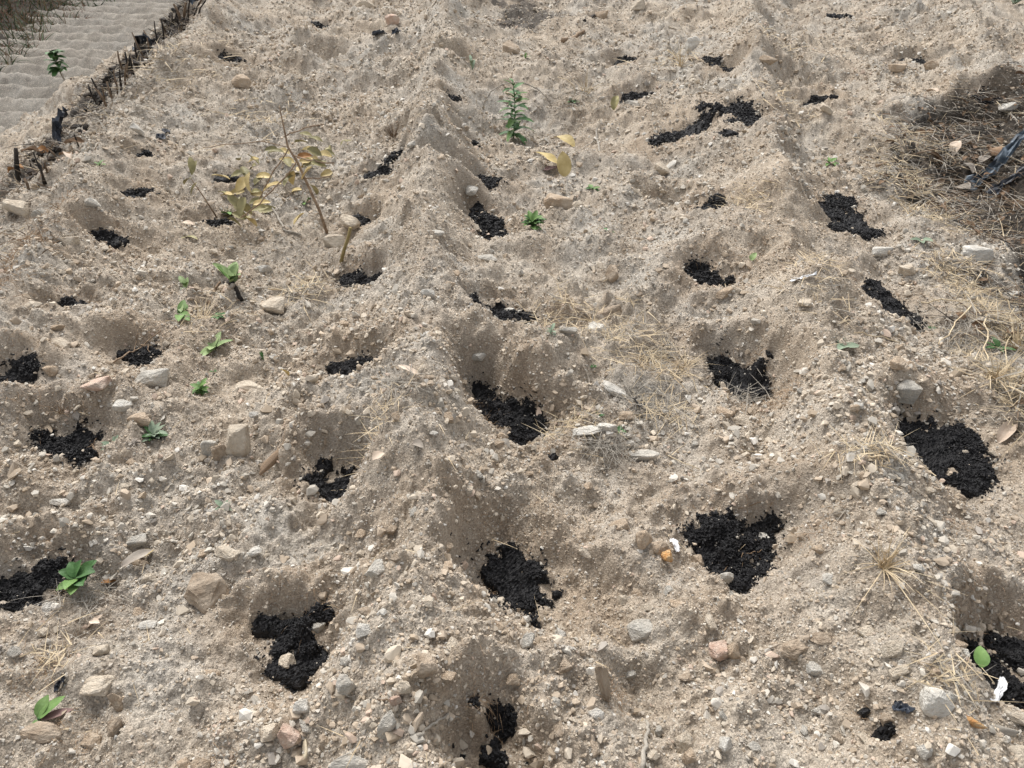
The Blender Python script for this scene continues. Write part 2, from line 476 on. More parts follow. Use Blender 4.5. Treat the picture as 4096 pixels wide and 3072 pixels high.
KINDS = {
 'white': [(0.30, (0.46, 0.43, 0.37)), (0.52, (0.57, 0.545, 0.485)), (0.75, (0.66, 0.64, 0.585))],
 'cream': [(0.30, (0.40, 0.32, 0.23)), (0.52, (0.53, 0.45, 0.34)), (0.75, (0.62, 0.55, 0.44))],
 'grey':  [(0.30, (0.33, 0.305, 0.26)), (0.52, (0.44, 0.415, 0.36)), (0.75, (0.53, 0.50, 0.44))],
 'tan':   [(0.30, (0.33, 0.235, 0.15)), (0.52, (0.44, 0.33, 0.22)), (0.75, (0.53, 0.42, 0.30))],
 'brown': [(0.30, (0.26, 0.19, 0.125)), (0.52, (0.36, 0.275, 0.19)), (0.75, (0.44, 0.35, 0.26))],
 'pink':  [(0.30, (0.42, 0.27, 0.19)), (0.52, (0.53, 0.37, 0.28)), (0.75, (0.60, 0.49, 0.40))],
 'orange': [(0.30, (0.50, 0.22, 0.08)), (0.52, (0.62, 0.36, 0.14)), (0.75, (0.66, 0.50, 0.28))],
}
for _k in KINDS:
    if _k != 'orange':
        KINDS[_k] = [(p_, tuple(0.85 * v_ + 0.15 * sum(c_) / 3 for v_ in c_)) for p_, c_ in KINDS[_k]]
M_STONE = {k: simple('stone_' + k, v, scale=2.6, bump=0.8, bscale=9, detail=9, spread=0.22) for k, v in KINDS.items()}
for _m in M_STONE.values():                       # soil dust lying on the stones in patches
    _nt = _m.node_tree; _b = _nt.nodes['Principled BSDF']
    _src = _b.inputs['Base Color'].links[0].from_socket
    _tc = _nt.nodes.new('ShaderNodeTexCoord')
    _n = nnode(_nt, 'ShaderNodeTexNoise', Scale=1.7, Detail=6, Roughness=0.65)
    _nt.links.new(_tc.outputs['Object'], _n.inputs['Vector'])
    _f = ramp(_nt, _n.outputs[0], [(0.42, (0, 0, 0)), (0.66, (0.55, 0.55, 0.55))])
    _nt.links.new(mixc(_nt, _f, _src, (0.42, 0.36, 0.285)), _b.inputs['Base Color'])
M_PELLET = simple('black_pellets', [(0.35, (0.004, 0.004, 0.0045)), (0.7, (0.021, 0.020, 0.021))], scale=90, rough=0.6, bump=0.3, bscale=300, spread=0.1)
M_CHAR = simple('charred_wood', [(0.35, (0.012, 0.011, 0.010)), (0.6, (0.05, 0.04, 0.032)), (0.8, (0.13, 0.095, 0.07))], scale=16, rough=0.9, bump=0.4)
M_BARK = simple('twig_bark', [(0.3, (0.17, 0.115, 0.075)), (0.7, (0.34, 0.25, 0.17))], scale=40, bump=0.4)
M_GREYTWIG = simple('weathered_twig', [(0.3, (0.22, 0.20, 0.17)), (0.7, (0.42, 0.38, 0.32))], scale=40, bump=0.4)
M_BROWNSTALK = simple('burnt_stalk', [(0.3, (0.08, 0.055, 0.038)), (0.7, (0.22, 0.155, 0.10))], scale=25, bump=0.3)
M_OLIVESTALK = simple('green_brown_stalk', [(0.3, (0.16, 0.12, 0.05)), (0.7, (0.30, 0.24, 0.11))], scale=25, bump=0.3)
M_STRAW = simple('dry_straw', [(0.3, (0.36, 0.27, 0.165)), (0.7, (0.60, 0.50, 0.34))], scale=18, rough=0.7, spread=0.5)
M_ROOT = simple('root_fibre', [(0.3, (0.17, 0.11, 0.065)), (0.7, (0.33, 0.23, 0.145))], scale=18, spread=0.3)
def leafm(name, a, b, rough=0.55):
    return simple(name, [(0.3, a), (0.7, b)], scale=22, rough=rough, bump=0.25, bscale=60, spread=0.35)
M_LEAF = {
 'dark': leafm('green_leaf', (0.045, 0.11, 0.035), (0.09, 0.18, 0.06)),
 'bright': leafm('bright_leaf', (0.09, 0.17, 0.045), (0.16, 0.26, 0.08)),
 'pale': leafm('pale_leaf', (0.19, 0.27, 0.11), (0.31, 0.39, 0.18)),
 'blue': leafm('glaucous_leaf', (0.15, 0.20, 0.135), (0.25, 0.30, 0.215), 0.8),
 'olive': leafm('olive_leaf', (0.16, 0.145, 0.065), (0.34, 0.30, 0.15)),
 'yellow': leafm('yellow_leaf', (0.42, 0.32, 0.13), (0.60, 0.48, 0.24)),
 'rust': leafm('rust_leaf', (0.30, 0.14, 0.05), (0.46, 0.24, 0.09)),
 'brown': leafm('dead_leaf', (0.14, 0.085, 0.05), (0.28, 0.19, 0.12), 0.85),
 'greyleaf': leafm('grey_dead_leaf', (0.20, 0.17, 0.14), (0.36, 0.32, 0.27), 0.85),
 'beige': leafm('beige_dead_leaf', (0.48, 0.38, 0.29), (0.62, 0.52, 0.42), 0.85),
 'purple': leafm('purple_leaf', (0.18, 0.10, 0.09), (0.30, 0.20, 0.18)),
}
M_PLASTIC = simple('grey_blue_film', [(0.35, (0.025, 0.03, 0.038)), (0.52, (0.085, 0.11, 0.135)), (0.66, (0.27, 0.32, 0.37))], scale=14, rough=0.45, bump=0.6, bscale=40)
M_BLACKFILM = simple('black_film', [(0.35, (0.012, 0.013, 0.016)), (0.7, (0.06, 0.07, 0.09))], scale=20, rough=0.4, bump=0.5, bscale=50)
M_WHITEFILM = simple('white_scrap', [(0.3, (0.62, 0.63, 0.64)), (0.7, (0.80, 0.81, 0.82))], scale=20, rough=0.6, spread=0.1)
M_BONE = simple('bone_splinter', [(0.3, (0.50, 0.42, 0.29)), (0.7, (0.68, 0.60, 0.45))], scale=10, rough=0.7)

# ------------------------------------------------------------------ object helpers
def tag(o, label=None, cat=None, group=None, kind=None):
    if label: o['label'] = label
    if cat: o['category'] = cat
    if group: o['group'] = group
    if kind: o['kind'] = kind
    return o

def link(name, me, mat=None, parent=None):
    o = bpy.data.objects.new(name, me)
    COL.objects.link(o)
    if mat is not None and me is not None and not me.materials:
        me.materials.append(mat)
    if parent is not None:
        o.parent = parent
    return o

def empty(name, loc):
    o = bpy.data.objects.new(name, None)
    o.empty_display_size = 0.02
    COL.objects.link(o)
    o.location = loc
    return o

def grid_mesh(name, V, nr, nc, smooth=True, keep=None):
    idx = np.arange(nr * nc).reshape(nr, nc)
    q = np.stack([idx[:-1, :-1], idx[:-1, 1:], idx[1:, 1:], idx[1:, :-1]], -1).reshape(-1, 4)
    if keep is not None:
        q = q[keep]
        used = np.unique(q)
        mp = np.full(nr * nc, -1); mp[used] = np.arange(len(used))
        V = V[used]; q = mp[q]
    return quad_mesh(name, V, q, smooth)

def quad_mesh(name, V, q, smooth=True):
    me = bpy.data.meshes.new(name)
    k = q.shape[1]
    me.vertices.add(len(V)); me.vertices.foreach_set('co', np.ascontiguousarray(V, np.float32).ravel())
    me.loops.add(q.size); me.loops.foreach_set('vertex_index', np.ascontiguousarray(q, np.int32).ravel())
    me.polygons.add(len(q)); me.polygons.foreach_set('loop_start', np.arange(0, q.size, k, dtype=np.int32))
    me.polygons.foreach_set('use_smooth', np.full(len(q), smooth))
    me.update(calc_edges=True)
    return me

class MB:
    def __init__(s):
        s.v = []; s.f = []; s.n = 0
    def add(s, V, F):
        V = np.asarray(V, float)
        s.v.append(V)
        s.f += [tuple(i + s.n for i in f) for f in F]
        s.n += len(V)
    def tube(s, pts, rad, sides=6):
        pts = [Vector(p) for p in pts]
        n = len(pts)
        if not hasattr(rad, '__len__'):
            rad = [rad] * n
        V = []
        ref = Vector((0.31, 0.52, 0.79)).normalized()
        for i, p in enumerate(pts):
            t = (pts[min(i + 1, n - 1)] - pts[max(i - 1, 0)])
            t = t.normalized() if t.length > 1e-9 else Vector((0, 0, 1))
            a = t.cross(ref)
            a = a.normalized() if a.length > 1e-4 else t.orthogonal().normalized()
            b = t.cross(a)
            for k in range(sides):
                an = 2 * math.pi * k / sides
                V.append(p + (a * math.cos(an) + b * math.sin(an)) * rad[i])
        F = []
        for i in range(n - 1):
            for k in range(sides):
                k2 = (k + 1) % sides
                F.append((i * sides + k, i * sides + k2, (i + 1) * sides + k2, (i + 1) * sides + k))
        F.append(tuple(range(sides))[::-1]); F.append(tuple((n - 1) * sides + k for k in range(sides)))
        s.add(V, F)
    def blade(s, p0, d, up, L, w, bend=0.3, n=3):
        """a narrow tapering blade of grass"""
        p0, d, up = Vector(p0), Vector(d).normalized(), Vector(up)
        side = d.cross(up)
        side = side.normalized() if side.length > 1e-4 else d.orthogonal().normalized()
        V = []
        for i in range(n + 1):
            t = i / n
            p = p0 + d * (L * t) + Vector((0, 0, -1)) * (bend * L * t * t)
            ww = w * (1 - t * 0.85)
            V += [p - side * ww, p + side * ww]
        s.add(V, [(2 * i, 2 * i + 1, 2 * i + 3, 2 * i + 2) for i in range(n)])
    def leaf(s, p0, d, L, W, droop=0.5, fold=0.25, n=6, up=None, twist=0.0, wave=0.0):
        p = Vector(p0); d = Vector(d).normalized()
        side = d.cross(Vector((0, 0, 1)) if up is None else Vector(up))
        side = side.normalized() if side.length > 1e-3 else d.orthogonal().normalized()
        nrm = side.cross(d).normalized()
        if twist:
            R = Matrix.Rotation(twist, 3, d); side = R @ side; nrm = R @ nrm
        V = []
        for i in range(n + 1):
            t = i / n
            w = W * 0.5 * max(0.04, math.sin(math.pi * min(1, t ** 0.85 * 0.97 + 0.03)) ** 0.75)
            k = nrm * (fold * w)
            wv = nrm * (wave * W * math.sin(t * 9 + L * 300))
            V += [p - side * w + k + wv, p - side * w * .5 + k * .4, p.copy(), p + side * w * .5 + k * .4, p + side * w + k - wv]
            R = Matrix.Rotation(-droop / n, 3, side)
            d = R @ d; nrm = R @ nrm
            p = p + d * (L / n)
        F = []
        for i in range(n):
            for j in range(4):
                F.append((i * 5 + j, i * 5 + j + 1, i * 5 + j + 6, i * 5 + j + 5))
        s.add(V, F)
    def build(s, name, mat, parent=None, smooth=True, origin=None):
        me = bpy.data.meshes.new(name)
        V = np.concatenate(s.v)
        if origin is not None:
            V = V - np.asarray(origin, float)
        me.from_pydata(V.tolist(), [], s.f)
        if smooth:
            me.polygons.foreach_set('use_smooth', np.ones(len(me.polygons), bool))
        me.update()
        o = link(name, me, mat, parent)
        if origin is not None and parent is None:
            o.location = Vector(origin)
        return o

# ------------------------------------------------------------------ ground sheet
def axis_rows():
    y = [0.45]
    while y[-1] < 9.6:
        y.append(y[-1] + 0.0034 + 0.0031 * (y[-1] - 0.45))
    st = y[-1] - y[-2]
    while y[-1] < 260:
        st *= 1.13; y.append(y[-1] + st)
    b = [0.45 - 0.005]; st = 0.005
    while b[-1] > -120:
        st *= 1.22; b.append(b[-1] - st)
    return np.array(b[::-1] + y)
rows = axis_rows()
tc = np.linspace(-1.5, 1.5, 800)
out = [1.5]; st = tc[1] - tc[0]
while out[-1] < 130:
    st *= 1.13; out.append(out[-1] + st)
out = np.array(out[1:])
tcol = np.concatenate([-out[::-1], tc, out])
wfac = 1 + 0.31 * np.clip(rows - 0.6, 0, 12)
X = tcol[None, :] * wfac[:, None]
Y = np.repeat(rows[:, None], len(tcol), 1)
xf, yf = X.ravel(), Y.ravel()
zf = np.empty_like(xf)
near = (np.abs(xf) < 9) & (yf > -1) & (yf < 12)
zf[~near] = base_h(xf[~near], yf[~near])
zf[near] = H(xf[near], yf[near])
me = grid_mesh('ground', np.stack([xf, yf, zf], 1), len(rows), len(tcol))
la = me.attributes.new('litter', 'FLOAT', 'POINT')
la.data.foreach_set('value', np.maximum(litter_mask(xf, yf), sstep(7.6, 8.1, -xf) * (1 - sstep(60, 80, np.hypot(xf, yf)))).astype(np.float32))
e = edge_x(yf) - xf
ch = np.exp(-((e - 0.05) / 0.22) ** 2) * sstep(-0.12, 0.2, fbm(xf, yf, 3.0, 4, 55) + 0.22 * sstep(5.0, 6.5, yf)) * sstep(3.2, 4.2, yf) * (1 - sstep(10, 12, yf))
q = on_plane(1140, 14, 0.0)
ch = np.maximum(ch, 0.9 * sstep(0.0, 0.5, 1 - np.hypot((xf - q[0]) / 0.42, (yf - q[1]) / 0.8) + 0.9 * fbm(xf, yf, 6, 4, 58)))
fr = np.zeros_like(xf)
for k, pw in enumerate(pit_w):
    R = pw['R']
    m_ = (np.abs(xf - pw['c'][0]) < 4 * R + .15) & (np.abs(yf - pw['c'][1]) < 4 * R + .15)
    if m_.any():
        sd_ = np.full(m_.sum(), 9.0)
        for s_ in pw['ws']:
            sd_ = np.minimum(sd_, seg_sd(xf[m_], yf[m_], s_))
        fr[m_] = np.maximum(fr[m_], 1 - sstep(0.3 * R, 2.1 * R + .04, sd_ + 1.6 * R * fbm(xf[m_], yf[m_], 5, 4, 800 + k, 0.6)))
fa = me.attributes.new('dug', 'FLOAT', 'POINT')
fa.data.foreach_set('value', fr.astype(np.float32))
ca = me.attributes.new('char', 'FLOAT', 'POINT')
ca.data.foreach_set('value', ch.astype(np.float32))
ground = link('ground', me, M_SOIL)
tag(ground, kind='structure')

# lower tilled field with furrows
fx = np.linspace(-10, -4.6, 170)
fy = np.concatenate([np.linspace(5.0, 26, 460), np.linspace(26.3, 60, 30)])
FX, FY = np.meshgrid(fx, fy)
ph = (FY + 0.10 * FX + 0.10 * fbm(FX, FY, 0.7, 2, 9)) / 0.50
wv = np.abs(((ph % 1) - 0.5) * 2)
FZ = FIELD_Z + 0.17 * (wv ** 0.6 - 0.5) + 0.035 * fbm(FX, FY, 5, 4, 13, 0.6) + 0.03 * fbm(FX, FY, 0.8, 2, 15)
d, i_ = cell(FX, FY, 9, 3)
FZ = FZ + 0.07 * np.clip(0.45 - d, 0, 1) * (i_ > 0.55)
d, i_ = cell(FX, FY, 3.2, 33)
FZ = FZ + 0.10 * np.clip(0.24 - d, 0, 1) * (i_ > 0.5)
fo = link('tilled_field', grid_mesh('tilled_field', np.stack([FX.ravel(), FY.ravel(), FZ.ravel()], 1), len(fy), len(fx)), M_FIELD)
tag(fo, kind='structure')

# ------------------------------------------------------------------ rocks
def rock_mesh(name, seed, sub=3, rough=0.05, planes=13, k=70.0):
    r = np.random.default_rng(seed)
    bm = bmesh.new()
    bmesh.ops.create_icosphere(bm, subdivisions=sub, radius=1)
    D = np.array([v.co[:] for v in bm.verts])
    F = np.array([[v.index for v in f.verts] for f in bm.faces])
    bm.free()
    N = r.normal(size=(planes, 3)); N /= np.linalg.norm(N, axis=1)[:, None]
    N[0] = (0.15 * r.normal(), 0.15 * r.normal(), 1); N[1] = (0, 0, -1)
    d = r.uniform(0.42, 0.95, planes)
    dots = D @ N.T
    ri = np.where(dots > 0.05, d / np.maximum(dots, 0.05), 6.0)
    ri = np.minimum(ri, 6)
    rad = -np.log(np.exp(-k * ri).sum(1)) / k
    rad = np.clip(rad, 0.3, 1.35)
    nz = np.zeros(len(D))
    for a, fr in ((1.0, 3.0), (0.7, 6.5), (0.5, 13)):
        W = r.normal(size=(5, 3)) * fr; ph = r.uniform(0, 7, 5)
        nz += a * np.sin(D @ W.T + ph).sum(1) / 3
    P = D * (rad * (1 + rough * nz))[:, None]
    P -= (P.max(0) + P.min(0)) / 2
    P /= (P.max(0) - P.min(0))
    return quad_mesh(name, P, F, True)

def chip_mesh(name, seed):
    r = np.random.default_rng(seed)
    bm = bmesh.new()
    P = r.normal(size=(15, 3)); P /= np.linalg.norm(P, axis=1)[:, None]
    P *= r.uniform(0.75, 1.0, (15, 1))
    vs = [bm.verts.new(p) for p in P]
    res = bmesh.ops.convex_hull(bm, input=vs)
    bmesh.ops.delete(bm, geom=[g for g in res['geom_interior'] if isinstance(g, bmesh.types.BMVert)], context='VERTS')
    me = bpy.data.meshes.new(name); bm.to_mesh(me); bm.free()
    A = np.array([v.co[:] for v in me.vertices])
    A -= (A.max(0) + A.min(0)) / 2; A /= (A.max(0) - A.min(0))
    me.vertices.foreach_set('co', A.astype(np.float32).ravel())
    me.update()
    return me

def hull_rock(name, seed, pts=18, cuts=3, rough=0.022):
    """angular broken stone: a convex hull, its faces cut up and roughened"""
    r = np.random.default_rng(seed)
    bm = bmesh.new()
    P = r.normal(size=(pts, 3)); P /= np.linalg.norm(P, axis=1)[:, None]
    P *= r.uniform(0.72, 1.0, (pts, 1))
    P = np.sign(P) * np.abs(P) ** 0.8
    vs = [bm.verts.new(p) for p in P]
    res = bmesh.ops.convex_hull(bm, input=vs)
    bmesh.ops.delete(bm, geom=[g for g in res['geom_interior'] if isinstance(g, bmesh.types.BMVert)], context='VERTS')
    bmesh.ops.bevel(bm, geom=list(bm.edges), offset=0.05, segments=1, affect='EDGES', profile=0.5)
    bmesh.ops.triangulate(bm, faces=list(bm.faces))
    long_e = [e_ for e_ in bm.edges if e_.calc_length() > 0.28]
    bmesh.ops.subdivide_edges(bm, edges=long_e, cuts=cuts, use_grid_fill=True)
    bmesh.ops.triangulate(bm, faces=list(bm.faces))
    bm.normal_update()
    Q = np.array([v.co[:] for v in bm.verts]); Nn = np.array([v.normal[:] for v in bm.verts])
    nz = np.zeros(len(Q))
    for a, fr in ((1.3, 2.5), (1.0, 6.0), (0.8, 14), (0.6, 30)):
        W = r.normal(size=(5, 3)) * fr; ph = r.uniform(0, 7, 5)
        nz += a * np.sin(Q @ W.T + ph).sum(1) / 3
    Q = Q + Nn * (rough * nz)[:, None]
    Q -= (Q.max(0) + Q.min(0)) / 2; Q /= (Q.max(0) - Q.min(0))
    me_ = bpy.data.meshes.new(name); bm.to_mesh(me_); bm.free()
    me_.vertices.foreach_set('co', Q.astype(np.float32).ravel())
    me_.update()
    return me_

# named stones: (px, py, width px, height px, kind, label)
G = None
STONES = [
 (453, 1273, 78, 80, 'brown', 'biggest brown angular boulder with a flat front face and soil dust'),
 (333, 813, 62, 58, 'grey', 'rough grey rock standing in front of the hole with the forked root'),
 (215, 836, 54, 44, 'pink', 'pinkish ragged rock beside the rough grey rock'),
 (592, 657, 48, 44, 'cream', 'blocky cream rock right of the pale green seedlings'),
 (574, 583, 28, 32, 'white', 'white upright cube of stone above the blocky cream rock'),
 (540, 831, 62, 42, 'cream', 'broad cream rock half sunk beside the small green weed'),
 (515, 957, 50, 78, 'cream', 'tall cream and rust stone leaning in the bank with two others'),
 (484, 982, 30, 46, 'brown', 'brown stone pressed against the tall cream and rust stone'),
 (458, 975, 30, 44, 'grey', 'grey stone at the outer side of the leaning trio'),
 (303, 908, 40, 36, 'tan', 'tan wedge shaped stone above the grey green rosettes'),
 (270, 881, 32, 28, 'white', 'bright white quartz chunk above the tan wedge stone'),
 (125, 1070, 40, 24, 'white', 'flat white disc of stone alone on the grey gravel'),
 (300, 1176, 40, 32, 'grey', 'grey domed stone with a scalloped rim'),
 (1380, 980, 74, 34, 'grey', 'long pale grey slab tilted over a small dark gap'),
 (1325, 842, 56, 36, 'white', 'smooth white rock at the foot of the dry grass'),
 (1270, 940, 60, 36, 'white', 'powdery white rock half buried beside the dark hole'),
 (1310, 925, 40, 30, 'white', 'smaller powdery white rock touching the half buried one'),
 (1350, 900, 28, 36, 'tan', 'square tan stone next to the black film scrap'),
 (1315, 598, 34, 42, 'brown', 'dark brown round clod on the trodden path'),
 (1318, 673, 52, 32, 'brown', 'orange brown layered oval rock in the dry grass'),
 (1290, 707, 38, 34, 'white', 'white chalky rock below the layered oval rock'),
 (1222, 718, 42, 24, 'grey', 'flat grey stone beside the pale blue seedling'),
 (1205, 444, 56, 54, 'tan', 'big tan rock with a white splash on its side'),
 (1248, 442, 34, 24, 'cream', 'cream stone leaning on the big tan rock'),
 (2110, 545, 58, 46, 'white', 'yellowish white boulder at the edge of the dark litter'),
 (2177, 641, 40, 30, 'white', 'white block in the dead grass below the yellowish boulder'),
 (1899, 551, 42, 28, 'white', 'white flat stone with a black smudge on top'),
 (1959, 585, 36, 28, 'cream', 'cream round stone below the smudged white stone'),
 (1946, 845, 46, 54, 'grey', 'grey slab standing on its point on the bank'),
 (1842, 886, 38, 22, 'tan', 'tan triangular stone by the grey pointed slab'),
 (1930, 802, 30, 32, 'tan', 'tan orange chip above the grey pointed slab'),
 (924, 1456, 54, 62, 'brown', 'flat brown slab set flush in the front gravel'),
 (963, 1468, 36, 32, 'tan', 'tan lump right against the flat brown slab'),
 (837, 1566, 32, 60, 'grey', 'long curved grey stone in the front gravel'),
 (657, 1526, 32, 38, 'white', 'pale angular stone with a dark shadowed side by the forked heap'),
 (757, 1490, 46, 46, 'grey', 'rough grey conglomerate lump in the front gravel'),
 (631, 1590, 46, 58, 'pink', 'pinkish tan slab under a small grey stone'),
 (582, 1587, 42, 38, 'cream', 'cream block beside the pinkish tan slab'),
 (617, 1560, 28, 30, 'brown', 'brown cube stone behind the pinkish tan slab'),
 (661, 1571, 32, 26, 'grey', 'small grey stone resting on the pinkish tan slab'),
 (767, 1648, 100, 60, 'grey', 'largest grey white rock sunk in the soil near the bone splinter'),
 (625, 1428, 32, 36, 'cream', 'pale angular stone in front of the forked pellet heap'),
 (686, 1367, 34, 26, 'grey', 'rough grey lump on the shoulder of the forked heap'),
 (858, 1522, 24, 32, 'pink', 'salmon pink upright chip above the straw twig'),
 (875, 1503, 26, 34, 'cream', 'cream upright chip behind the salmon chip'),
 (1384, 1353, 46, 46, 'grey', 'grey faceted cobble in the middle of brown pebbles'),
 (1209, 1372, 24, 32, 'white', 'white knobbly chip left of the grey faceted cobble'),
 (1141, 1391, 32, 34, 'grey', 'grey angular stone at the tail of the wide heap'),
 (1300, 1491, 24, 76, 'brown', 'upright brown stone splinter with a white scar'),
 (1480, 1594, 34, 44, 'cream', 'cream egg shaped cobble by the grey stick'),
 (1553, 1398, 40, 38, 'pink', 'pinkish square stone paired with a tan one'),
 (1581, 1402, 28, 40, 'tan', 'tan upright stone paired with the pinkish square one'),
 (1218, 1447, 30, 30, 'brown', 'round brown clod on the lower slope'),
 (1567, 1612, 32, 34, 'white', 'white wedge at the bottom gravel'),
 (1487, 1632, 24, 32, 'tan', 'tan tooth shaped chip by the grey stick'),
 (1872, 1360, 34, 34, 'cream', 'cream pyramid stone on the right gravel'),
 (1923, 1407, 40, 36, 'cream', 'cream rounded cobble with green tinge'),
 (1758, 1442, 30, 34, 'white', 'pale grey cube left of the cream pyramid'),
 (2014, 1511, 54, 64, 'white', 'chalk white angular rock beside the split wood'),
 (2045, 1506, 34, 34, 'grey', 'grey shard behind the chalk white rock'),
 (1774, 1374, 42, 32, 'brown', 'brown crumbly clod in the right foreground'),
 (1709, 1404, 72, 46, 'brown', 'wide brown crumbly clod sunk in the right foreground'),
 (1942, 1446, 40, 26, 'cream', 'flat cream stone among grey pebbles'),
 (1988, 1630, 30, 42, 'white', 'white upright stone at the bottom edge'),
 (2189, 1558, 52, 28, 'cream', 'long cream stone near the white paper twist'),
 (2187, 1640, 60, 50, 'cream', 'broad pale stone in the bottom corner'),
 (219, 1490, 56, 48, 'cream', 'pale tan boulder heading the brown pebbles'),
 (102, 1587, 74, 48, 'brown', 'earth covered brown rock beside the long leafed plant'),
 (209, 1608, 42, 34, 'tan', 'tan cobble below the brown pebbles'),
 (260, 1573, 34, 42, 'brown', 'dark brown block among the brown pebbles'),
 (255, 1514, 28, 44, 'tan', 'tan upright slab under the pale tan boulder'),
 (313, 1336, 36, 24, 'white', 'white elongated flake below the biggest boulder'),
 (224, 1408, 32, 28, 'cream', 'cream square stone near the straw stems'),
 (454, 1454, 40, 28, 'tan', 'tan wedge on fine soil left of the forked heap'),
 (435, 1650, 34, 40, 'tan', 'tan lump at the bottom margin'),
 (150, 523, 38, 36, 'cream', 'cream square rock on the grey shoulder'),
 (134, 746, 40, 28, 'cream', 'cream pointed rock behind a whitish block'),
 (115, 800, 30, 28, 'tan', 'tan square rock near the outermost heap'),
 (66, 659, 38, 26, 'cream', 'cream low rock in the dry brown grass'),
 (301, 290, 46, 36, 'white', 'white boulder on the charred shoulder'),
 (524, 180, 34, 34, 'tan', 'tan and rust round rock on the far slope'),
 (1104, 106, 36, 30, 'brown', 'brown cube rock on the far path'),
 (790, 14, 42, 26, 'cream', 'cream slab on the far crest'),
 (849, 44, 26, 26, 'pink', 'pinkish tan chip on the far crest'),
 (1378, 12, 26, 28, 'cream', 'cream upright block on the far ridge'),
 (1300, 38, 24, 28, 'tan', 'tan block at the end of a black streak'),
 (1494, 92, 28, 38, 'white', 'white spike of rock on the far ridge'),
 (1657, 138, 38, 20, 'tan', 'tan flat wedge in the far dip'),
 (1365, 222, 26, 26, 'grey', 'grey stone hugged by black pellets'),
 (1429, 362, 28, 30, 'cream', 'cream upright chip below the slanting band'),
 (1452, 357, 26, 20, 'white', 'white chip next to the cream upright chip'),
 (1936, 152, 34, 20, 'tan', 'tan slab on one side of the walled heap'),
 (2011, 140, 26, 26, 'tan', 'tan lump on the other side of the walled heap'),
 (1781, 246, 26, 24, 'cream', 'cream cobble under the thin dark streak'),
 (2180, 227, 34, 22, 'white', 'white lump beside the far right heap'),
 (728, 523, 46, 42, 'cream', 'large pale slab at the foot of the dead stem'),
 (756, 484, 42, 28, 'cream', 'cream slab hiding the small pellet heap'),
 (1050, 550, 48, 30, 'grey', 'grey tilted slab on the central ridge'),
 (943, 491, 28, 26, 'white', 'chalky white lump on the central ridge'),
 (1020, 427, 24, 24, 'white', 'bluish white stone above the slanting heap'),
 (924, 628, 28, 22, 'white', 'white knob on the ridge crest'),
 (1101, 664, 28, 18, 'white', 'flat white stone lying on black pellets'),
 (1034, 780, 30, 24, 'white', 'white chip in the hollow of brown crumbs'),
 (1568, 634, 44, 22, 'tan', 'tan wedge at the lip of the deepest hole'),
 (1590, 628, 26, 20, 'cream', 'cream cobble joined to the tan lip wedge'),
 (1335, 1148, 40, 34, 'tan', 'tan block above the cluster by the clean heap'),
 (1418, 1184, 42, 48, 'brown', 'brown cobble crusted with grit beside the white shell'),
 (1386, 1188, 30, 48, 'tan', 'tan bent stone left of the crusted cobble'),
 (1265, 1178, 26, 20, 'cream', 'small cream oval pebble alone on fine soil'),
 (1507, 1210, 28, 36, 'tan', 'tan stone at the margin of the clean heap'),
 (1434, 1213, 26, 36, 'orange', 'orange yellow chip below the crusted cobble'),
 (1641, 1165, 36, 26, 'white', 'white stone pair lying on the clean heap'),
 (1565, 1258, 26, 34, 'white', 'white hollow stone at the tip of the clean heap'),
 (1563, 898, 32, 24, 'tan', 'tan split pebble above the open gravel'),
 (1604, 897, 32, 28, 'cream', 'cream round pebble right of the tan split pebble'),
 (2038, 985, 20, 17, 'tan', 'round tan stone lying on the streaked heap'),
 (183, 958, 20, 22, 'white', 'white flake standing on the pellet heap by bare roots'),
 (733, 1030, 16, 15, 'cream', 'cream nugget lying on the heap under the ridge'),
 (303, 1215, 36, 30, 'brown', 'brown crumbly stone below the grey domed stone'),
 (1012, 1080, 24, 22, 'cream', 'cream pebble on the bare ridge'),
 (550, 1190, 32, 24, 'white', 'white jagged chip right of the domed stone'),
 (500, 1215, 44, 30, 'cream', 'cream low slab beside the boulder'),
 (553, 905, 20, 16, 'white', 'white pebble on the inner bank'),
 (40, 445, 46, 44, 'cream', 'earthy cream boulder at the burnt shoulder'),
 (90, 455, 34, 28, 'grey', 'grey boulder beside the earthy cream boulder'),
 (205, 450, 30, 24, 'grey', 'grey white stone with a dark hollow'),
 (130, 720, 30, 20, 'tan', 'tan chip above the whitish block'),
 (1255, 865, 18, 14, 'cream', 'cream chip on the trodden soil'),
 (1850, 885, 18, 14, 'white', 'white chip next to the tan triangular stone'),
]
chip_src = [chip_mesh('gravel_chip', 500 + i) for i in range(14)]
n_named = 0
taken = []
def put_rock(o, p, w, hgt, dep, sink=0.3, rot=None):
    o.location = (p[0], p[1], p[2] + hgt * (0.5 - sink))
    o.scale = (w, dep, hgt)
    o.rotation_euler = rot if rot else (random.uniform(-.25, .25), random.uniform(-.25, .25), random.uniform(-.5, .5))

for i, (px, py, w, h, kind, lab) in enumerate(STONES):
    p = hit(px, py + h * 0.22)
    ww = wlen(w, p) * 1.18
    el = math.atan2(CAM_H - p[2], p[1])
    hh = wlen(h, p) * 1.12
    # visible height = vertical part + depth part seen from above
    dep = min(ww * 0.9, hh * 0.9)
    vert = max(0.35 * ww, (hh - dep * math.sin(el) * 0.8) / max(0.35, math.cos(el)))
    vert = min(vert, 1.3 * max(ww, hh))
    me_r = hull_rock('stone', 1000 + i * 3, random.choice((12, 14, 17, 20)), 3, 0.020 if kind != 'brown' else 0.034)
    o = link('stone', me_r, M_STONE[kind])
    put_rock(o, p, ww, vert, dep, 0.30)
    tag(o, lab, 'stone', 'large loose stones')
    taken.append((p[0], p[1], ww * 0.5))
    n_named += 1

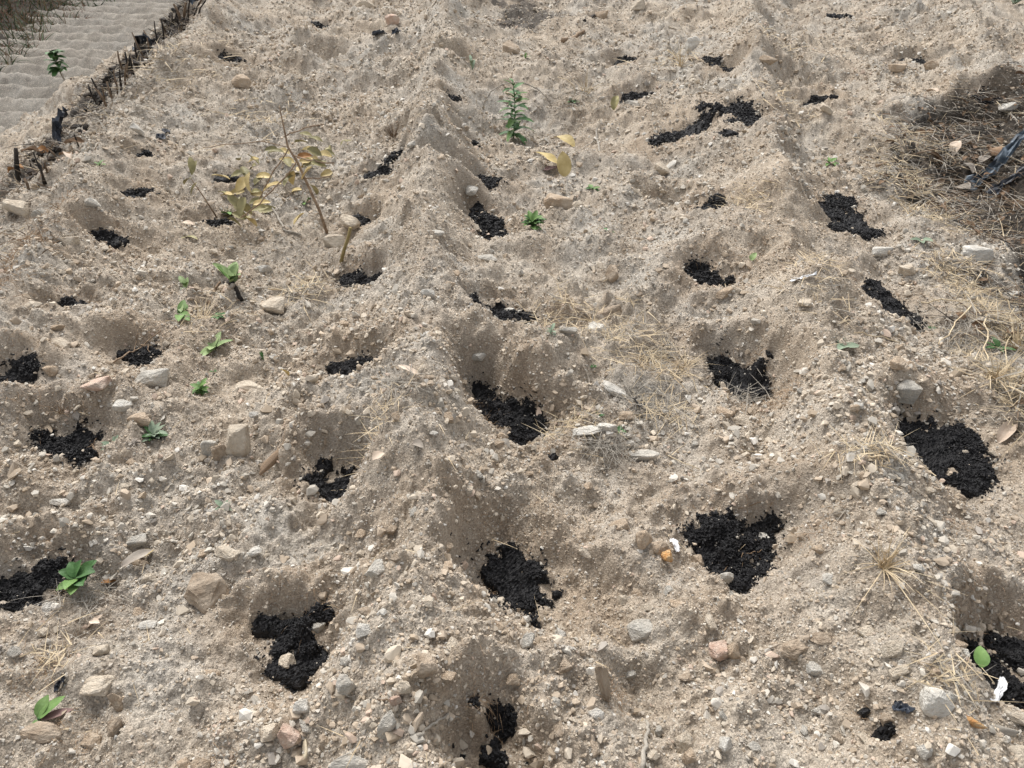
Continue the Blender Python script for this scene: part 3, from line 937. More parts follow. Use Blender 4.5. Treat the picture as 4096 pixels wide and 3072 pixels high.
CUT = set('with beside right left above below in on at of standing pressed leaning half sunk alone touching next to by set against behind under resting paired among near heading hugged lying hiding joined crusted around and over between down spilling crossed carrying sprinkled wrapped walled'.split())
def short(lab):
    w = lab.split(); k = 0
    while k < len(w) and (k < 2 or w[k] not in CUT):
        k += 1
    return ' '.join(w[:min(k, 6)])
LAND = [(t[0], t[1], short(sx[5])) for t, sx in zip(taken, STONES)]
_names = [l[2] for l in LAND]
LAND = [l for l in LAND if _names.count(l[2]) == 1]
def between(x, y):
    a = sorted(LAND, key=lambda l: (l[0] - x) ** 2 + (l[1] - y) ** 2)[:2]
    return 'between the %s and the %s' % tuple(sorted((a[0][2], a[1][2])))

# unnamed loose stones, each its own object
auto_src = [hull_rock('pebble', 3000 + i, 13, 1, 0.02) for i in range(14)]
AUTO = {
 'cream': 'small cream pebble',
 'white': 'small white pebble',
 'grey': 'small grey pebble',
 'tan': 'small tan pebble',
 'brown': 'small brown clod',
}
n_auto = 0
tries = 0
while n_auto < 290 - n_named and tries < 6000:
    tries += 1
    px, py = random.uniform(10, 2200), random.uniform(330, 1650)
    if random.random() > (py / 1650) ** 0.5:
        continue
    q = on_plane(px, py, 0.0)
    xq, yq = np.array([q[0]]), np.array([q[1]])
    if fbm(xq, yq, 1.7, 2, 201)[0] < -0.12 or litter_mask(xq, yq)[0] > 0.4:
        continue
    if any(min(float(seg_dist(xq, yq, s)[0]) * -1 for s in pw['ws']) < 0.25 for pw in pit_w):
        continue
    size = random.uniform(0.020, 0.030) * (1 + 0.6 * random.random() ** 3)
    if any((q[0] - t[0]) ** 2 + (q[1] - t[1]) ** 2 < (t[2] + size) ** 2 for t in taken):
        continue
    k = random.choices(list(AUTO), (4, 2, 3, 4, 3))[0]
    o = link('pebble', random.choice(auto_src))
    if not o.data.materials:
        o.data.materials.append(M_STONE['cream'])
    o.material_slots[0].link = 'OBJECT'
    o.material_slots[0].material = M_STONE[k]
    p = (q[0], q[1], h1(q[0], q[1]))
    put_rock(o, p, size * random.uniform(0.9, 1.35), size * random.uniform(0.55, 0.9), size * random.uniform(0.8, 1.1), 0.28,
             (random.uniform(-.3, .3), random.uniform(-.3, .3), random.uniform(0, 6.3)))
    tag(o, AUTO[k] + ' ' + between(q[0], q[1]), 'pebble', 'small loose pebbles')
    taken.append((q[0], q[1], size * 0.5))
    n_auto += 1

# ------------------------------------------------------------------ gravel: uncountable chips instanced on the soil
m, nt, b = new_mat('gravel_chips')
at = nt.nodes.new('ShaderNodeAttribute'); at.attribute_type = 'INSTANCER'; at.attribute_name = 'tint'
tcn = nt.nodes.new('ShaderNodeTexCoord')
nn = nnode(nt, 'ShaderNodeTexNoise', Scale=2.5, Detail=5)
nt.links.new(tcn.outputs['Object'], nn.inputs['Vector'])
vv = math_n(nt, 'ADD', math_n(nt, 'MULTIPLY', nn.outputs[0], 0.5), 0.75)
nt.links.new(mixc(nt, 1.0, at.outputs['Color'], vv, 'MULTIPLY'), b.inputs['Base Color'])
b.inputs['Roughness'].default_value = 0.92
M_GRAVEL = m
chips = bpy.data.collections.new('gravel_chip_shapes')       # shapes only, not placed in the scene themselves
for c in chip_src:
    c.materials.append(M_GRAVEL)
    oc = bpy.data.objects.new('gravel_chip', c)
    chips.objects.link(oc)

NC = 3000000
cx = rng.uniform(-5.6, 4.6, NC); cy = rng.uniform(0.35, 9.8, NC)
dep = cy * cp + CAM_H * sp
dist = np.hypot(cy, CAM_H)
keep = np.abs(cx) < 0.80 * dep + 0.25
keep &= cx > edge_x(cy) - 2.9
cx, cy, dist = cx[keep], cy[keep], dist[keep]
kk = rng.random(len(cx)) < np.minimum(1, (1.35 / dist) ** 1.75)
cx, cy, dist = cx[kk], cy[kk], dist[kk]
dn = 0.66 + 1.3 * fbm(cx, cy, 1.7, 3, 201) + 0.9 * fbm(cx, cy, 6.5, 2, 205)
dn = np.clip(dn, 0.24, 1.15)
e = edge_x(cy) - cx
dn = dn * (1 - 0.62 * sstep(0.05, 0.4, e))
lm = litter_mask(cx, cy)
dn = dn * (1 - 0.8 * lm)
hb = lambda x_, y_: base_h(x_, y_) + pits_h(x_, y_)
h00 = hb(cx, cy)
sgx = (hb(cx + 0.01, cy) - h00) / 0.01; sgy = (hb(cx, cy + 0.01) - h00) / 0.01
slope = np.sqrt(1 + sgx ** 2 + sgy ** 2)
nrm = np.stack([-sgx, -sgy, np.ones_like(sgx)], 1) / slope[:, None]
prob = dn * 1.25 * np.minimum(slope, 2.2)
kk = rng.random(len(cx)) < prob
cx, cy, dist, lm, nrm = cx[kk], cy[kk], dist[kk], lm[kk], nrm[kk]
n = len(cx)
inside = np.full(n, -9.0)
for pw in pit_w:
    mm = (np.abs(cx - pw['c'][0]) < 0.5) & (np.abs(cy - pw['c'][1]) < 0.7)
    for s in pw['ws']:
        inside[mm] = np.maximum(inside[mm], seg_dist(cx[mm], cy[mm], s))
kk = (inside < 0.06) | (rng.random(n) < 0.055 + 0.20 * np.clip(1 - inside * 3.5, 0, 1))
cx, cy, dist, lm, nrm, inside = cx[kk], cy[kk], dist[kk], lm[kk], nrm[kk], inside[kk]
n = len(cx)
crs = np.clip(0.5 + 1.5 * fbm(cx, cy, 2.6, 3, 211), 0, 1)
sz = np.maximum(0.0056, 0.0036 * dist ** 0.60) * np.exp(rng.normal(0.0, 0.45, n)) * (0.72 + 0.75 * crs)
big = rng.random(n) < 0.05
sz[big] *= rng.uniform(1.6, 2.8, big.sum())
sz = np.minimum(sz, 0.034)
cz = H(cx, cy)
fine = rng.random(n) < 0.55                      # crumbs of the soil itself
sz[fine] = np.maximum(0.0046, 0.0030 * dist[fine] ** 0.6) * np.exp(rng.normal(0, 0.3, fine.sum()))
asp = np.stack([rng.uniform(0.8, 1.5, n), rng.uniform(0.7, 1.1, n), rng.uniform(0.45, 0.85, n)], 1) * sz[:, None]
cx = cx + nrm[:, 0] * asp[:, 2] * 0.27; cy = cy + nrm[:, 1] * asp[:, 2] * 0.27
cz = cz + nrm[:, 2] * asp[:, 2] * 0.27 + np.where(inside > 0.06, 0.013, 0.0)
asp[inside > 0.1] *= 0.8
pal = np.array([[0.53, 0.46, 0.365], [0.58, 0.545, 0.48], [0.44, 0.41, 0.355], [0.44, 0.355, 0.265], [0.33, 0.26, 0.185], [0.51, 0.39, 0.305], [0.65, 0.625, 0.57], [0.30, 0.275, 0.245]])
gre = np.clip(0.5 + 1.4 * fbm(cx, cy, 1.0, 3, 301), 0, 1)
pw_ = np.stack([0.26 + 0 * gre, 0.05 + 0.10 * gre, 0.10 + 0.22 * gre, 0.34 - 0.20 * gre, 0.20 - 0.12 * gre, 0.035 + 0 * gre, 0.03 + 0.03 * gre, 0.03 + 0.02 * gre], 1)
pw_ = np.cumsum(pw_ / pw_.sum(1)[:, None], 1)
pick = (rng.random(n)[:, None] > pw_).sum(1).clip(0, 7)
tint = (0.78 * pal[pick] + 0.22 * np.array([0.43, 0.375, 0.305])) * rng.uniform(0.84, 1.12, (n, 1))
soilc = np.array([0.425, 0.372, 0.305]) * rng.uniform(0.78, 1.15, (n, 1)) + np.array([0.02, 0.0, -0.02]) * rng.normal(0, 1, (n, 1))
tint[fine] = 0.35 * tint[fine] + 0.65 * soilc[fine]
asp[fine, 2] = sz[fine] * rng.uniform(0.7, 1.0, fine.sum())
gm = bpy.data.meshes.new('gravel')
gm.vertices.add(n)
gm.vertices.foreach_set('co', np.stack([cx, cy, cz], 1).astype(np.float32).ravel())
def pattr(me_, name, typ, field, data):
    a = me_.attributes.new(name, typ, 'POINT'); a.data.foreach_set(field, np.ascontiguousarray(data).ravel())
pattr(gm, 'chip_scale', 'FLOAT_VECTOR', 'vector', asp.astype(np.float32))
pattr(gm, 'chip_turn', 'FLOAT_VECTOR', 'vector', np.stack([rng.normal(0, 0.5, n), rng.normal(0, 0.5, n), rng.uniform(0, 6.28, n)], 1).astype(np.float32))
pattr(gm, 'chip_shape', 'INT', 'value', rng.integers(0, 14, n).astype(np.int32))
pattr(gm, 'tint', 'FLOAT_COLOR', 'color', np.concatenate([tint, np.ones((n, 1))], 1).astype(np.float32))
print('gravel chips', n, 'named', n_named, 'auto', n_auto)

def instancer(name, coll):
    ng = bpy.data.node_groups.new(name, 'GeometryNodeTree')
    ng.interface.new_socket('Geometry', in_out='INPUT', socket_type='NodeSocketGeometry')
    ng.interface.new_socket('Geometry', in_out='OUTPUT', socket_type='NodeSocketGeometry')
    gi = ng.nodes.new('NodeGroupInput'); go = ng.nodes.new('NodeGroupOutput')
    ci = ng.nodes.new('GeometryNodeCollectionInfo')
    ci.inputs['Collection'].default_value = coll
    ci.inputs['Separate Children'].default_value = True
    ci.inputs['Reset Children'].default_value = True
    ip = ng.nodes.new('GeometryNodeInstanceOnPoints')
    ip.inputs['Pick Instance'].default_value = True
    def na(nm, dt):
        a = ng.nodes.new('GeometryNodeInputNamedAttribute'); a.data_type = dt
        a.inputs['Name'].default_value = nm
        return [o for o in a.outputs if o.enabled and o.name == 'Attribute'][0]
    er = ng.nodes.new('FunctionNodeEulerToRotation')
    ng.links.new(na('chip_turn', 'FLOAT_VECTOR'), er.inputs[0])
    ng.links.new(gi.outputs[0], ip.inputs['Points'])
    ng.links.new(ci.outputs[0], ip.inputs['Instance'])
    ng.links.new(na('chip_shape', 'INT'), ip.inputs['Instance Index'])
    ng.links.new(er.outputs[0], ip.inputs['Rotation'])
    ng.links.new(na('chip_scale', 'FLOAT_VECTOR'), ip.inputs['Scale'])
    ng.links.new(ip.outputs[0], go.inputs[0])
    return ng
gravel = link('gravel', gm, M_GRAVEL)
gmod = gravel.modifiers.new('scatter', 'NODES')
gmod.node_group = instancer('gravel_scatter', chips)
tag(gravel, 'loose pale limestone gravel and crumbs covering the soil bed', 'gravel', kind='stuff')

# ------------------------------------------------------------------ black pellet heaps
def prism(sides=5):
    V, F = [], []
    for z in (-0.5, 0.5):
        for k in range(sides):
            a = 2 * math.pi * k / sides
            V.append((0.5 * math.cos(a), 0.5 * math.sin(a), z))
    for k in range(sides):
        k2 = (k + 1) % sides
        F += [(k, k2, sides + k2), (k, sides + k2, sides + k)]
    for k in range(1, sides - 1):
        F += [(0, k + 1, k), (sides, sides + k, sides + k + 1)]
    return np.array(V), np.array(F)
PV, PF = prism()
hidx = 0
for pi_, pw in enumerate(pit_w):
    fp = [p for s in pw['ws'] for p in s]
    x0 = min(p[0] - p[2] for p in fp) - 0.03; x1 = max(p[0] + p[2] for p in fp) + 0.03
    y0 = min(p[1] - p[2] for p in fp) - 0.03; y1 = max(p[1] + p[2] for p in fp) + 0.03
    dist_ = math.hypot(pw['c'][1], CAM_H)
    stp = 0.0042 * max(1, dist_ / 2.4)
    gx = np.arange(x0, x1, stp); gy = np.arange(y0, y1, stp)
    GX, GY = np.meshgrid(gx, gy)
    def mask(x, y):
        r = np.full(np.shape(x), -9.0)
        for s in pw['ws']:
            r = np.maximum(r, seg_dist(x, y, s))
        r = np.maximum(r, -1.5)
        nz = 0.42 * fbm(x, y, 16, 4, 400 + pi_, 0.7) + 0.10
        hole = sstep(0.24, 0.42, fbm(x, y, 11, 3, 600 + pi_, 0.6)) * 0.8        # soil showing through
        return r + nz - hole
    M = mask(GX, GY)
    Z0 = H(GX, GY)
    zb = base_h(GX.ravel(), GY.ravel()).reshape(GX.shape) + pits_h(GX.ravel(), GY.ravel()).reshape(GX.shape)
    lift = 0.011 * np.clip(M * 3, 0, 1) + (0.006 * fbm(GX, GY, 60, 2, 77) + np.random.default_rng(pi_).uniform(-0.0035, 0.0035, GX.shape)) * np.clip(M * 4, 0, 1)
    Zs = Z0 * 0.5 + np.maximum(zb + 0.004, Z0) * 0.5 + lift
    Zs = np.where(M < 0.03, Z0 - 0.004, Zs)
    keepq = ((M[:-1, :-1] > 0) | (M[1:, 1:] > 0) | (M[1:, :-1] > 0) | (M[:-1, 1:] > 0)).ravel()
    V = np.stack([GX.ravel(), GY.ravel(), Zs.ravel()], 1)
    idx = np.arange(GX.size).reshape(GX.shape)
    q4 = np.stack([idx[:-1, :-1], idx[:-1, 1:], idx[1:, 1:], idx[1:, :-1]], -1).reshape(-1, 4)[keepq]
    if len(q4) < 4:
        continue
    used = np.unique(q4); mp = np.full(GX.size, -1); mp[used] = np.arange(len(used))
    BV = V[used]; BF = mp[q4]
    BF = np.concatenate([BF[:, [0, 1, 2]], BF[:, [0, 2, 3]]])
    area = (M > 0).sum() * stp * stp
    scl = max(1.0, dist_ / 2.6)
    npl = int(min(3200, area / (2.4e-5 * scl * scl) + 20))
    rr = np.random.default_rng(900 + pi_)
    cx_ = rr.uniform(x0 - 0.02, x1 + 0.02, npl * 9); cy_ = rr.uniform(y0 - 0.02, y1 + 0.02, npl * 9)
    mm = mask(cx_, cy_)
    ok = (mm > 0.0) | ((mm > -0.45) & (rr.random(len(mm)) < 0.26 * np.exp(mm * 5)))
    cx_, cy_, mm = cx_[ok][:npl], cy_[ok][:npl], mm[ok][:npl]
    k_ = len(cx_)
    hz = H(cx_, cy_) + np.where(mm > 0, 0.010 * np.clip(mm * 3, 0, 1) + 0.003, 0.0025)
    dia = 0.0046 * scl ** 0.9 * rr.uniform(0.75, 1.25, k_); ln = dia * rr.uniform(1.0, 2.6, k_)
    az = rr.uniform(0, 6.28, k_); tl = rr.normal(0, 0.35, k_)
    ax = np.stack([np.cos(az) * np.cos(tl), np.sin(az) * np.cos(tl), np.sin(tl)], 1)
    sd_ = np.stack([-np.sin(az), np.cos(az), 0 * az], 1)
    up_ = np.cross(ax, sd_)
    PP = (np.stack([cx_, cy_, hz], 1)[:, None, :]
          + sd_[:, None, :] * (PV[None, :, 0:1] * dia[:, None, None])
          + up_[:, None, :] * (PV[None, :, 1:2] * dia[:, None, None])
          + ax[:, None, :] * (PV[None, :, 2:3] * ln[:, None, None]))
    allV = np.concatenate([BV, PP.reshape(-1, 3)])
    allF = np.concatenate([BF, (PF[None] + (len(BV) + np.arange(k_) * len(PV))[:, None, None]).reshape(-1, 3)])
    org = np.array([pw['c'][0], pw['c'][1], h1(pw['c'][0], pw['c'][1])])
    me = quad_mesh('pellet_heap', allV - org, allF, False)
    o = link('pellet_heap', me, M_PELLET)
    o.location = Vector(org)
    tag(o, pw['label'] if pw['label'] != BLK else 'black pellet heap ' + between(org[0], org[1]), 'fertiliser heap', 'black pellet heaps in the planting holes')

# ------------------------------------------------------------------ helpers for plants and debris
def gp(px, py, lift=0.0):
    p = hit(px, py)
    return Vector((p[0], p[1], p[2] + lift))

def wiggle(pts, amp, n=4):
    """subdivide a polyline and shake it a little"""
    out = []
    for a, b in zip(pts[:-1], pts[1:]):
        a, b = Vector(a), Vector(b)
        for k in range(n):
            t = k / n
            q = a.lerp(b, t)
            if out:
                q += Vector((random.uniform(-1, 1), random.uniform(-1, 1), random.uniform(-.6, .6))) * amp
            out.append(q)
    out.append(Vector(pts[-1]))
    return out

def twig(name, pix, r, mat, label, cat, group=None, lift=0.006, branches=(), amp=0.004, sub=4):
    """a stick lying on the soil along view pixels; pix entries may carry their own lift"""
    P = [gp(q[0], q[1], q[2] if len(q) > 2 else lift) for q in pix]
    mb = MB()
    W = wiggle(P, amp, sub)
    rr = [r * (1 - 0.45 * i / len(W)) for i in range(len(W))]
    mb.tube(W, rr, 6)
    org = P[0]
    o = mb.build(name, mat, None, True, org)
    for br in branches:
        Q = [gp(q[0], q[1], q[2] if len(q) > 2 else lift) for q in br]
        m2 = MB(); W2 = wiggle(Q, amp, 3)
        m2.tube(W2, [r * 0.6 * (1 - 0.5 * i / len(W2)) for i in range(len(W2))], 5)
        m2.build('side_twig', mat, o, True, org)
    tag(o, label, cat, group)
    return o

def plant(name, base, leaves, label, cat, group=None, stem=None, stem_r=0.003, stem_mat=None):
    """leaves: (start offset, azimuth deg, elevation deg, length, width, material key, droop)"""
    root = empty(name, base)
    if stem:
        mb = MB(); mb.tube([Vector(p) for p in stem], [stem_r * (1 - 0.5 * i / len(stem)) for i in range(len(stem))], 6)
        mb.build('stem', stem_mat or M_LEAF['dark'], root)
    for off, az, el, L, W, mk, dr in leaves:
        a, e_ = math.radians(az), math.radians(el)
        d = Vector((math.sin(a) * math.cos(e_), math.cos(a) * math.cos(e_), math.sin(e_)))
        mb = MB(); mb.leaf(off, d, L, W, dr, 0.3, 7, twist=random.uniform(-.25, .25), wave=0.03)
        mb.build('leaf', M_LEAF[mk], root)
    tag(root, label, cat, group)
    return root

def rosette(name, px, py, n, size, wid, mk, label, el=25, height=0.0, group=None, mk2=None, droop=0.7, jit=25, cat='plant'):
    b = gp(px, py, 0.002)
    L = []
    for i in range(n):
        s_ = random.uniform(0.7, 1.1)
        zz = height * (i / max(1, n - 1))
        L.append(((random.uniform(-.004, .004), random.uniform(-.004, .004), zz), 360 * i / n * (1 if height == 0 else 2.4) + random.uniform(-jit, jit),
                  el + random.uniform(-12, 22), size * s_, wid * s_ * random.uniform(0.85, 1.15), mk if (mk2 is None or random.random() < 0.65) else mk2, droop * random.uniform(0.6, 1.3)))
    st = [(0, 0, -0.01), (random.uniform(-.003, .003), 0, height * .5), (0, 0, height + 0.002)] if height > 0 else [(0, 0, -0.01), (0, 0, 0.004)]
    return plant(name, b, L, label, cat, group, stem=st, stem_r=0.0022 if height else 0.003, stem_mat=M_LEAF[mk])

# ---- green plants
b = gp(1108, 312)
yb = b.y
sc = wlen(1, (b.x, b.y, b.z))
Ls = []
Hp = 112 * sc / math.cos(math.radians(26)) * 0.95
for i in range(40):
    t = 0.05 + 0.95 * (i / 39) ** 0.9 * random.uniform(.9, 1)
    s_ = (1.05 - 0.55 * t)
    Ls.append(((0.012 * math.sin(t * 3), 0, Hp * t), i * 137.5 + random.uniform(-20, 20), 5 + 50 * t * random.uniform(.4, 1.2), 0.15 * s_ * random.uniform(.5, 1.2), 0.052 * s_ * random.uniform(.6, 1.2), 'dark' if i % 4 else 'bright', random.uniform(.3, 1.2)))
for i in range(7):
    Ls.append(((0.012, -0.01, Hp * 0.08), i * 51 + 10, 20, 0.05, 0.02, 'bright' if i % 2 else 'dark', 0.7))
plant('leafy_weed', b, Ls, 'tall leafy green weed standing inside the bent cane arch', 'plant', stem=[(0.012 * math.sin(t / 8 * 3), 0, Hp * t / 8 - 0.005) for t in range(9)], stem_r=0.004, stem_mat=M_LEAF['dark'])

rosette('weed', 1150, 500, 40, 0.065, 0.026, 'bright', 'bright green bushy weed beside the slanting pellet heap', el=35, height=0.035, mk2='dark')
rosette('seedling', 508, 632, 7, 0.088, 0.052, 'pale', 'pale green seedling with one broad upright leaf by the charred stick', el=50, height=0.03, mk2='bright', droop=0.5)
rosette('seedling', 462, 748, 6, 0.090, 0.036, 'pale', 'pale green five leaved seedling with narrow spreading leaves', el=28, height=0.008, droop=0.5)
rosette('seedling', 392, 682, 5, 0.085, 0.040, 'pale', 'pale green seedling under the broken straw with one flat leaf', el=14, height=0.012, mk2='bright', droop=0.5)
rosette('seedling', 405, 636, 5, 0.062, 0.030, 'pale', 'small pale seedling among the crossed straws', el=45, height=0.03, mk2='bright')
rosette('weed', 475, 692, 6, 0.034, 0.020, 'dark', 'dark green weed behind the five leaved seedling', el=25)
rosette('rosette_plant', 246, 962, 13, 0.042, 0.016, 'blue', 'grey green woolly rosette, the smaller of two', el=40, height=0.012)
rosette('rosette_plant', 336, 950, 20, 0.052, 0.018, 'blue', 'grey green woolly rosette, the larger of two', el=35, height=0.02, mk2='dark')
rosette('rosette_plant', 290, 966, 8, 0.024, 0.010, 'greyleaf', 'withered grey leaves between the two woolly rosettes', el=20)
rosette('weed', 434, 846, 16, 0.044, 0.018, 'bright', 'small bright green weed beside the broad cream rock', el=38, height=0.035, mk2='dark')
rosette('weed', 466, 808, 3, 0.022, 0.012, 'dark', 'single green sprout left of the broad cream rock', el=30)
rosette('weed', 572, 790, 3, 0.03, 0.012, 'dark', 'green sprig above the inner bank', el=55, height=0.02)
rosette('rosette_plant', 1822, 760, 7, 0.070, 0.034, 'blue', 'flat blue green rosette plant on open soil', el=14, droop=0.35)
rosette('seedling', 1190, 735, 7, 0.036, 0.014, 'blue', 'pale blue seedling beside the flat grey stone', el=40, height=0.02)
rosette('weed', 1985, 528, 5, 0.055, 0.026, 'blue', 'faded blue green leaves near the yellowish white boulder', el=15)
rosette('weed', 2013, 712, 6, 0.026, 0.014, 'dark', 'tiny green seedling beside the thin heap crossed by straw', el=30)
rosette('weed', 1792, 352, 6, 0.06, 0.028, 'bright', 'light green leaf tuft in the dip of the far slope', el=25)
rosette('weed', 1280, 410, 5, 0.05, 0.024, 'dark', 'green leaf behind the big tan rock', el=20, mk2='bright')
rosette('weed', 1312, 505, 5, 0.04, 0.016, 'dark', 'flattened dull green sprig on the path', el=10)
rosette('weed', 1235, 228, 6, 0.06, 0.026, 'dark', 'green ground leaves under the bent cane', el=20)
rosette('weed', 488, 1118, 6, 0.034, 0.014, 'blue', 'blue green sprig beside a white chip on the bank', el=30)
rosette('weed', 1335, 935, 6, 0.032, 0.016, 'dark', 'dark green leaf under the dry straw fan', el=25)
rosette('weed', 1290, 898, 4, 0.03, 0.012, 'dark', 'green sprout in the dry straw by the square tan stone', el=30)
rosette('weed', 1283, 803, 3, 0.028, 0.017, 'dark', 'single dark green leaf on tan crumbs', el=15)
rosette('weed', 655, 610, 5, 0.030, 0.012, 'dark', 'green sprig under grey dry straw', el=30)
rosette('weed', 405, 512, 3, 0.07, 0.03, 'olive', 'olive leaves lying behind the black heap and yellow leaves', el=8)
rosette('weed', 1135, 62 + 64, 6, 0.05, 0.014, 'bright', 'thin green grass sprig on the far path', el=50)
rosette('weed', 215, 356, 4, 0.05, 0.02, 'bright', 'light green sprig on the grey shoulder', el=20)
rosette('weed', 2190, 12, 9, 0.12, 0.05, 'blue', 'blue green leafy plant in the far corner of the bed', el=30, height=0.05)
rosette('weed', 1020, 155, 5, 0.09, 0.025, 'blue', 'pale blue green sprig behind the brown cube rock', el=50, height=0.05)
rosette('weed', 2150, 765, 7, 0.06, 0.022, 'dark', 'dark green leaves under dead stalks at the bank foot', el=25)

rosette('weed', 178, 1268, 14, 0.066, 0.042, 'dark', 'dark green round leaved weed wrapped in dry grass', el=45, mk2='bright', height=0.03)
# long leafed plant at the bottom corner
b = gp(86, 1556)
plant('long_leafed_plant', b, [((0, 0, .008), 42, 22, .066, .028, 'bright', .3), ((-.004, .004, .006), 8, 30, .05, .03, 'bright', .4), ((0, -.005, .010), 205, 14, .10, .026, 'bright', .3), ((.004, 0, .003), 70, 12, .07, .02, 'purple', .3), ((-.01, 0, .002), 262, 10, .045, .02, 'rust', .3), ((0, 0, .003), 190, 6, .06, .02, 'bright', .3)],
      'young plant with long pale green leaves beside the earth covered rock', 'plant', stem=[(0, 0, -.01), (0, 0, .01)], stem_r=.004)
b = gp(2108, 1460, 0.022)
plant('green_leaf', b, [((0, 0, 0), 15, 30, .048, .032, 'bright', .4)], 'single fresh green leaf lying on the black pellets', 'leaf', stem=[(.012, -.035, -.004), (.004, -.012, 0), (0, 0, 0)], stem_r=.0012, stem_mat=M_STRAW)

# ---- lower field sapling
b = Vector((0, 0, 0)); q = on_plane(150, 195, FIELD_Z)
b = Vector((q[0], q[1], FIELD_Z))
k = wlen(1, q)
pts = [at_y(px, py, q[1]) - b for px, py in ((150, 196), (142, 178), (132, 160), (124, 140), (116, 120), (112, 112))]
Ls = []
for i in range(34):
    t = random.uniform(0.38, 1.0)
    j = t * (len(pts) - 1); i0 = min(int(j), len(pts) - 2)
    p = pts[i0].lerp(pts[i0 + 1], j - i0)
    Ls.append((tuple(p), random.uniform(0, 360), random.uniform(-10, 55), 0.16, 0.085, 'dark', 0.7))
plant('sapling', b, Ls, 'thin dark leaved sapling standing in the lower tilled field', 'sapling', stem=[tuple(p) for p in pts], stem_r=0.012, stem_mat=M_GREYTWIG)

# ---- wilted sapling with yellowing leaves
b = gp(708, 508)
y0 = b.y
def rel(px, py, dy=0.0):
    return at_y(px, py, y0 + dy) - b
root = empty('wilted_sapling', b)
stem = [rel(708, 508), rel(690, 455, .02), rel(665, 400, .03), rel(643, 352, .04), rel(622, 318, .05), rel(614, 280, .06), rel(604, 232, .07)]
mb = MB(); mb.tube(stem, [.0075, .007, .0065, .006, .005, .004, .0025], 7); mb.build('stem', M_BARK, root)
def branch(pts, r=0.004):
    mb = MB(); mb.tube(wiggle(pts, .006, 3), r, 5); mb.build('side_twig', M_BARK, root)
branch([rel(622, 318, .05), rel(560, 305, .1), rel(500, 312, .15), rel(440, 318, .2)], .002)
branch([rel(614, 296, .05), rel(660, 275, .1), rel(700, 268, .12)], .003)
branch([rel(632, 335, .05), rel(680, 350, 0), rel(722, 352, 0)], .0035)
branch([rel(640, 350, .05), rel(600, 400, .0), rel(560, 440, -.02), rel(520, 470, -.04)], .0035)
branch([rel(655, 385, .0), rel(690, 385, -.04), rel(715, 380, -.06)], .003)
branch([rel(624, 320, .05), rel(575, 395, .05), rel(560, 430, .05)], .003)
LV = [(640, 330, 60, 'olive'), (655, 345, 100, 'yellow'), (670, 318, 80, 'olive'), (688, 335, 120, 'yellow'), (700, 350, 60, 'olive'), (712, 335, 10, 'olive'), (628, 345, 250, 'yellow'), (640, 372, 240, 'yellow'), (660, 380, 150, 'olive'), (680, 378, 100, 'olive'), (650, 398, 200, 'yellow'), (670, 400, 170, 'olive'), (696, 390, 60, 'olive'), (630, 380, 210, 'olive'), (645, 360, 90, 'rust'), (618, 352, 300, 'olive'),
      (520, 350, 20, 'olive'), (540, 372, 340, 'yellow'), (548, 385, 40, 'olive'), (556, 392, 90, 'yellow'), (535, 400, 200, 'olive'), (500, 402, 250, 'yellow'), (505, 440, 230, 'yellow'), (520, 440, 160, 'olive'), (540, 452, 130, 'olive'), (552, 468, 110, 'olive'), (530, 470, 150, 'yellow'), (515, 470, 200, 'olive'), (500, 478, 220, 'bright'), (560, 462, 100, 'olive'), (660, 452, 190, 'bright'), (545, 430, 60, 'olive'), (530, 420, 300, 'yellow')]
LV = LV + [(a_ + random.uniform(-28, 28), b_ + random.uniform(-14, 26), random.uniform(0, 360), random.choice(('olive', 'yellow', 'yellow', 'olive'))) for a_, b_, _, _ in LV]
for px, py, az, mk in LV:
    a = math.radians(az + random.uniform(-20, 20)); e_ = math.radians(random.uniform(-50, 10))
    if random.random() < .65:                      # most leaves sprawl on the soil
        p = gp(px, py, random.uniform(.012, .05)) - b
        e_ = math.radians(random.uniform(-5, 40))
    else:
        p = rel(px, py, random.uniform(-.05, .06))
    mb = MB(); mb.leaf(p, (math.sin(a) * math.cos(e_), -0.7 * math.cos(a), math.sin(e_)), random.uniform(.07, .10), random.uniform(.034, .046), random.uniform(.2, .9), .5, 7, twist=random.uniform(-.8, .8), wave=.05)
    mb.build('leaf', M_LEAF[mk], root)
tag(root, 'dead leaning sapling with wilted yellow and olive leaves', 'sapling')
# second small wilted twig at its left
b2 = gp(470, 472); y2 = b2.y
root = empty('wilted_twig', b2)
mb = MB(); mb.tube([at_y(470, 472, y2) - b2, at_y(440, 425, y2) - b2, at_y(412, 385, y2) - b2], [.004, .0035, .002], 5); mb.build('stem', M_BARK, root)
for px, py, az, el in ((412, 385, 300, -20), (415, 378, 20, 60), (425, 395, 250, -40), (418, 372, 340, 70)):
    a = math.radians(az); e_ = math.radians(el)
    mb = MB(); mb.leaf(at_y(px, py, y2) - b2, (math.sin(a) * math.cos(e_), math.cos(a) * math.cos(e_), math.sin(e_)), .08, .036, .5, .4, 6); mb.build('leaf', M_LEAF['olive'], root)
tag(root, 'thin twig with four grey olive leaves beside a pellet heap', 'twig')

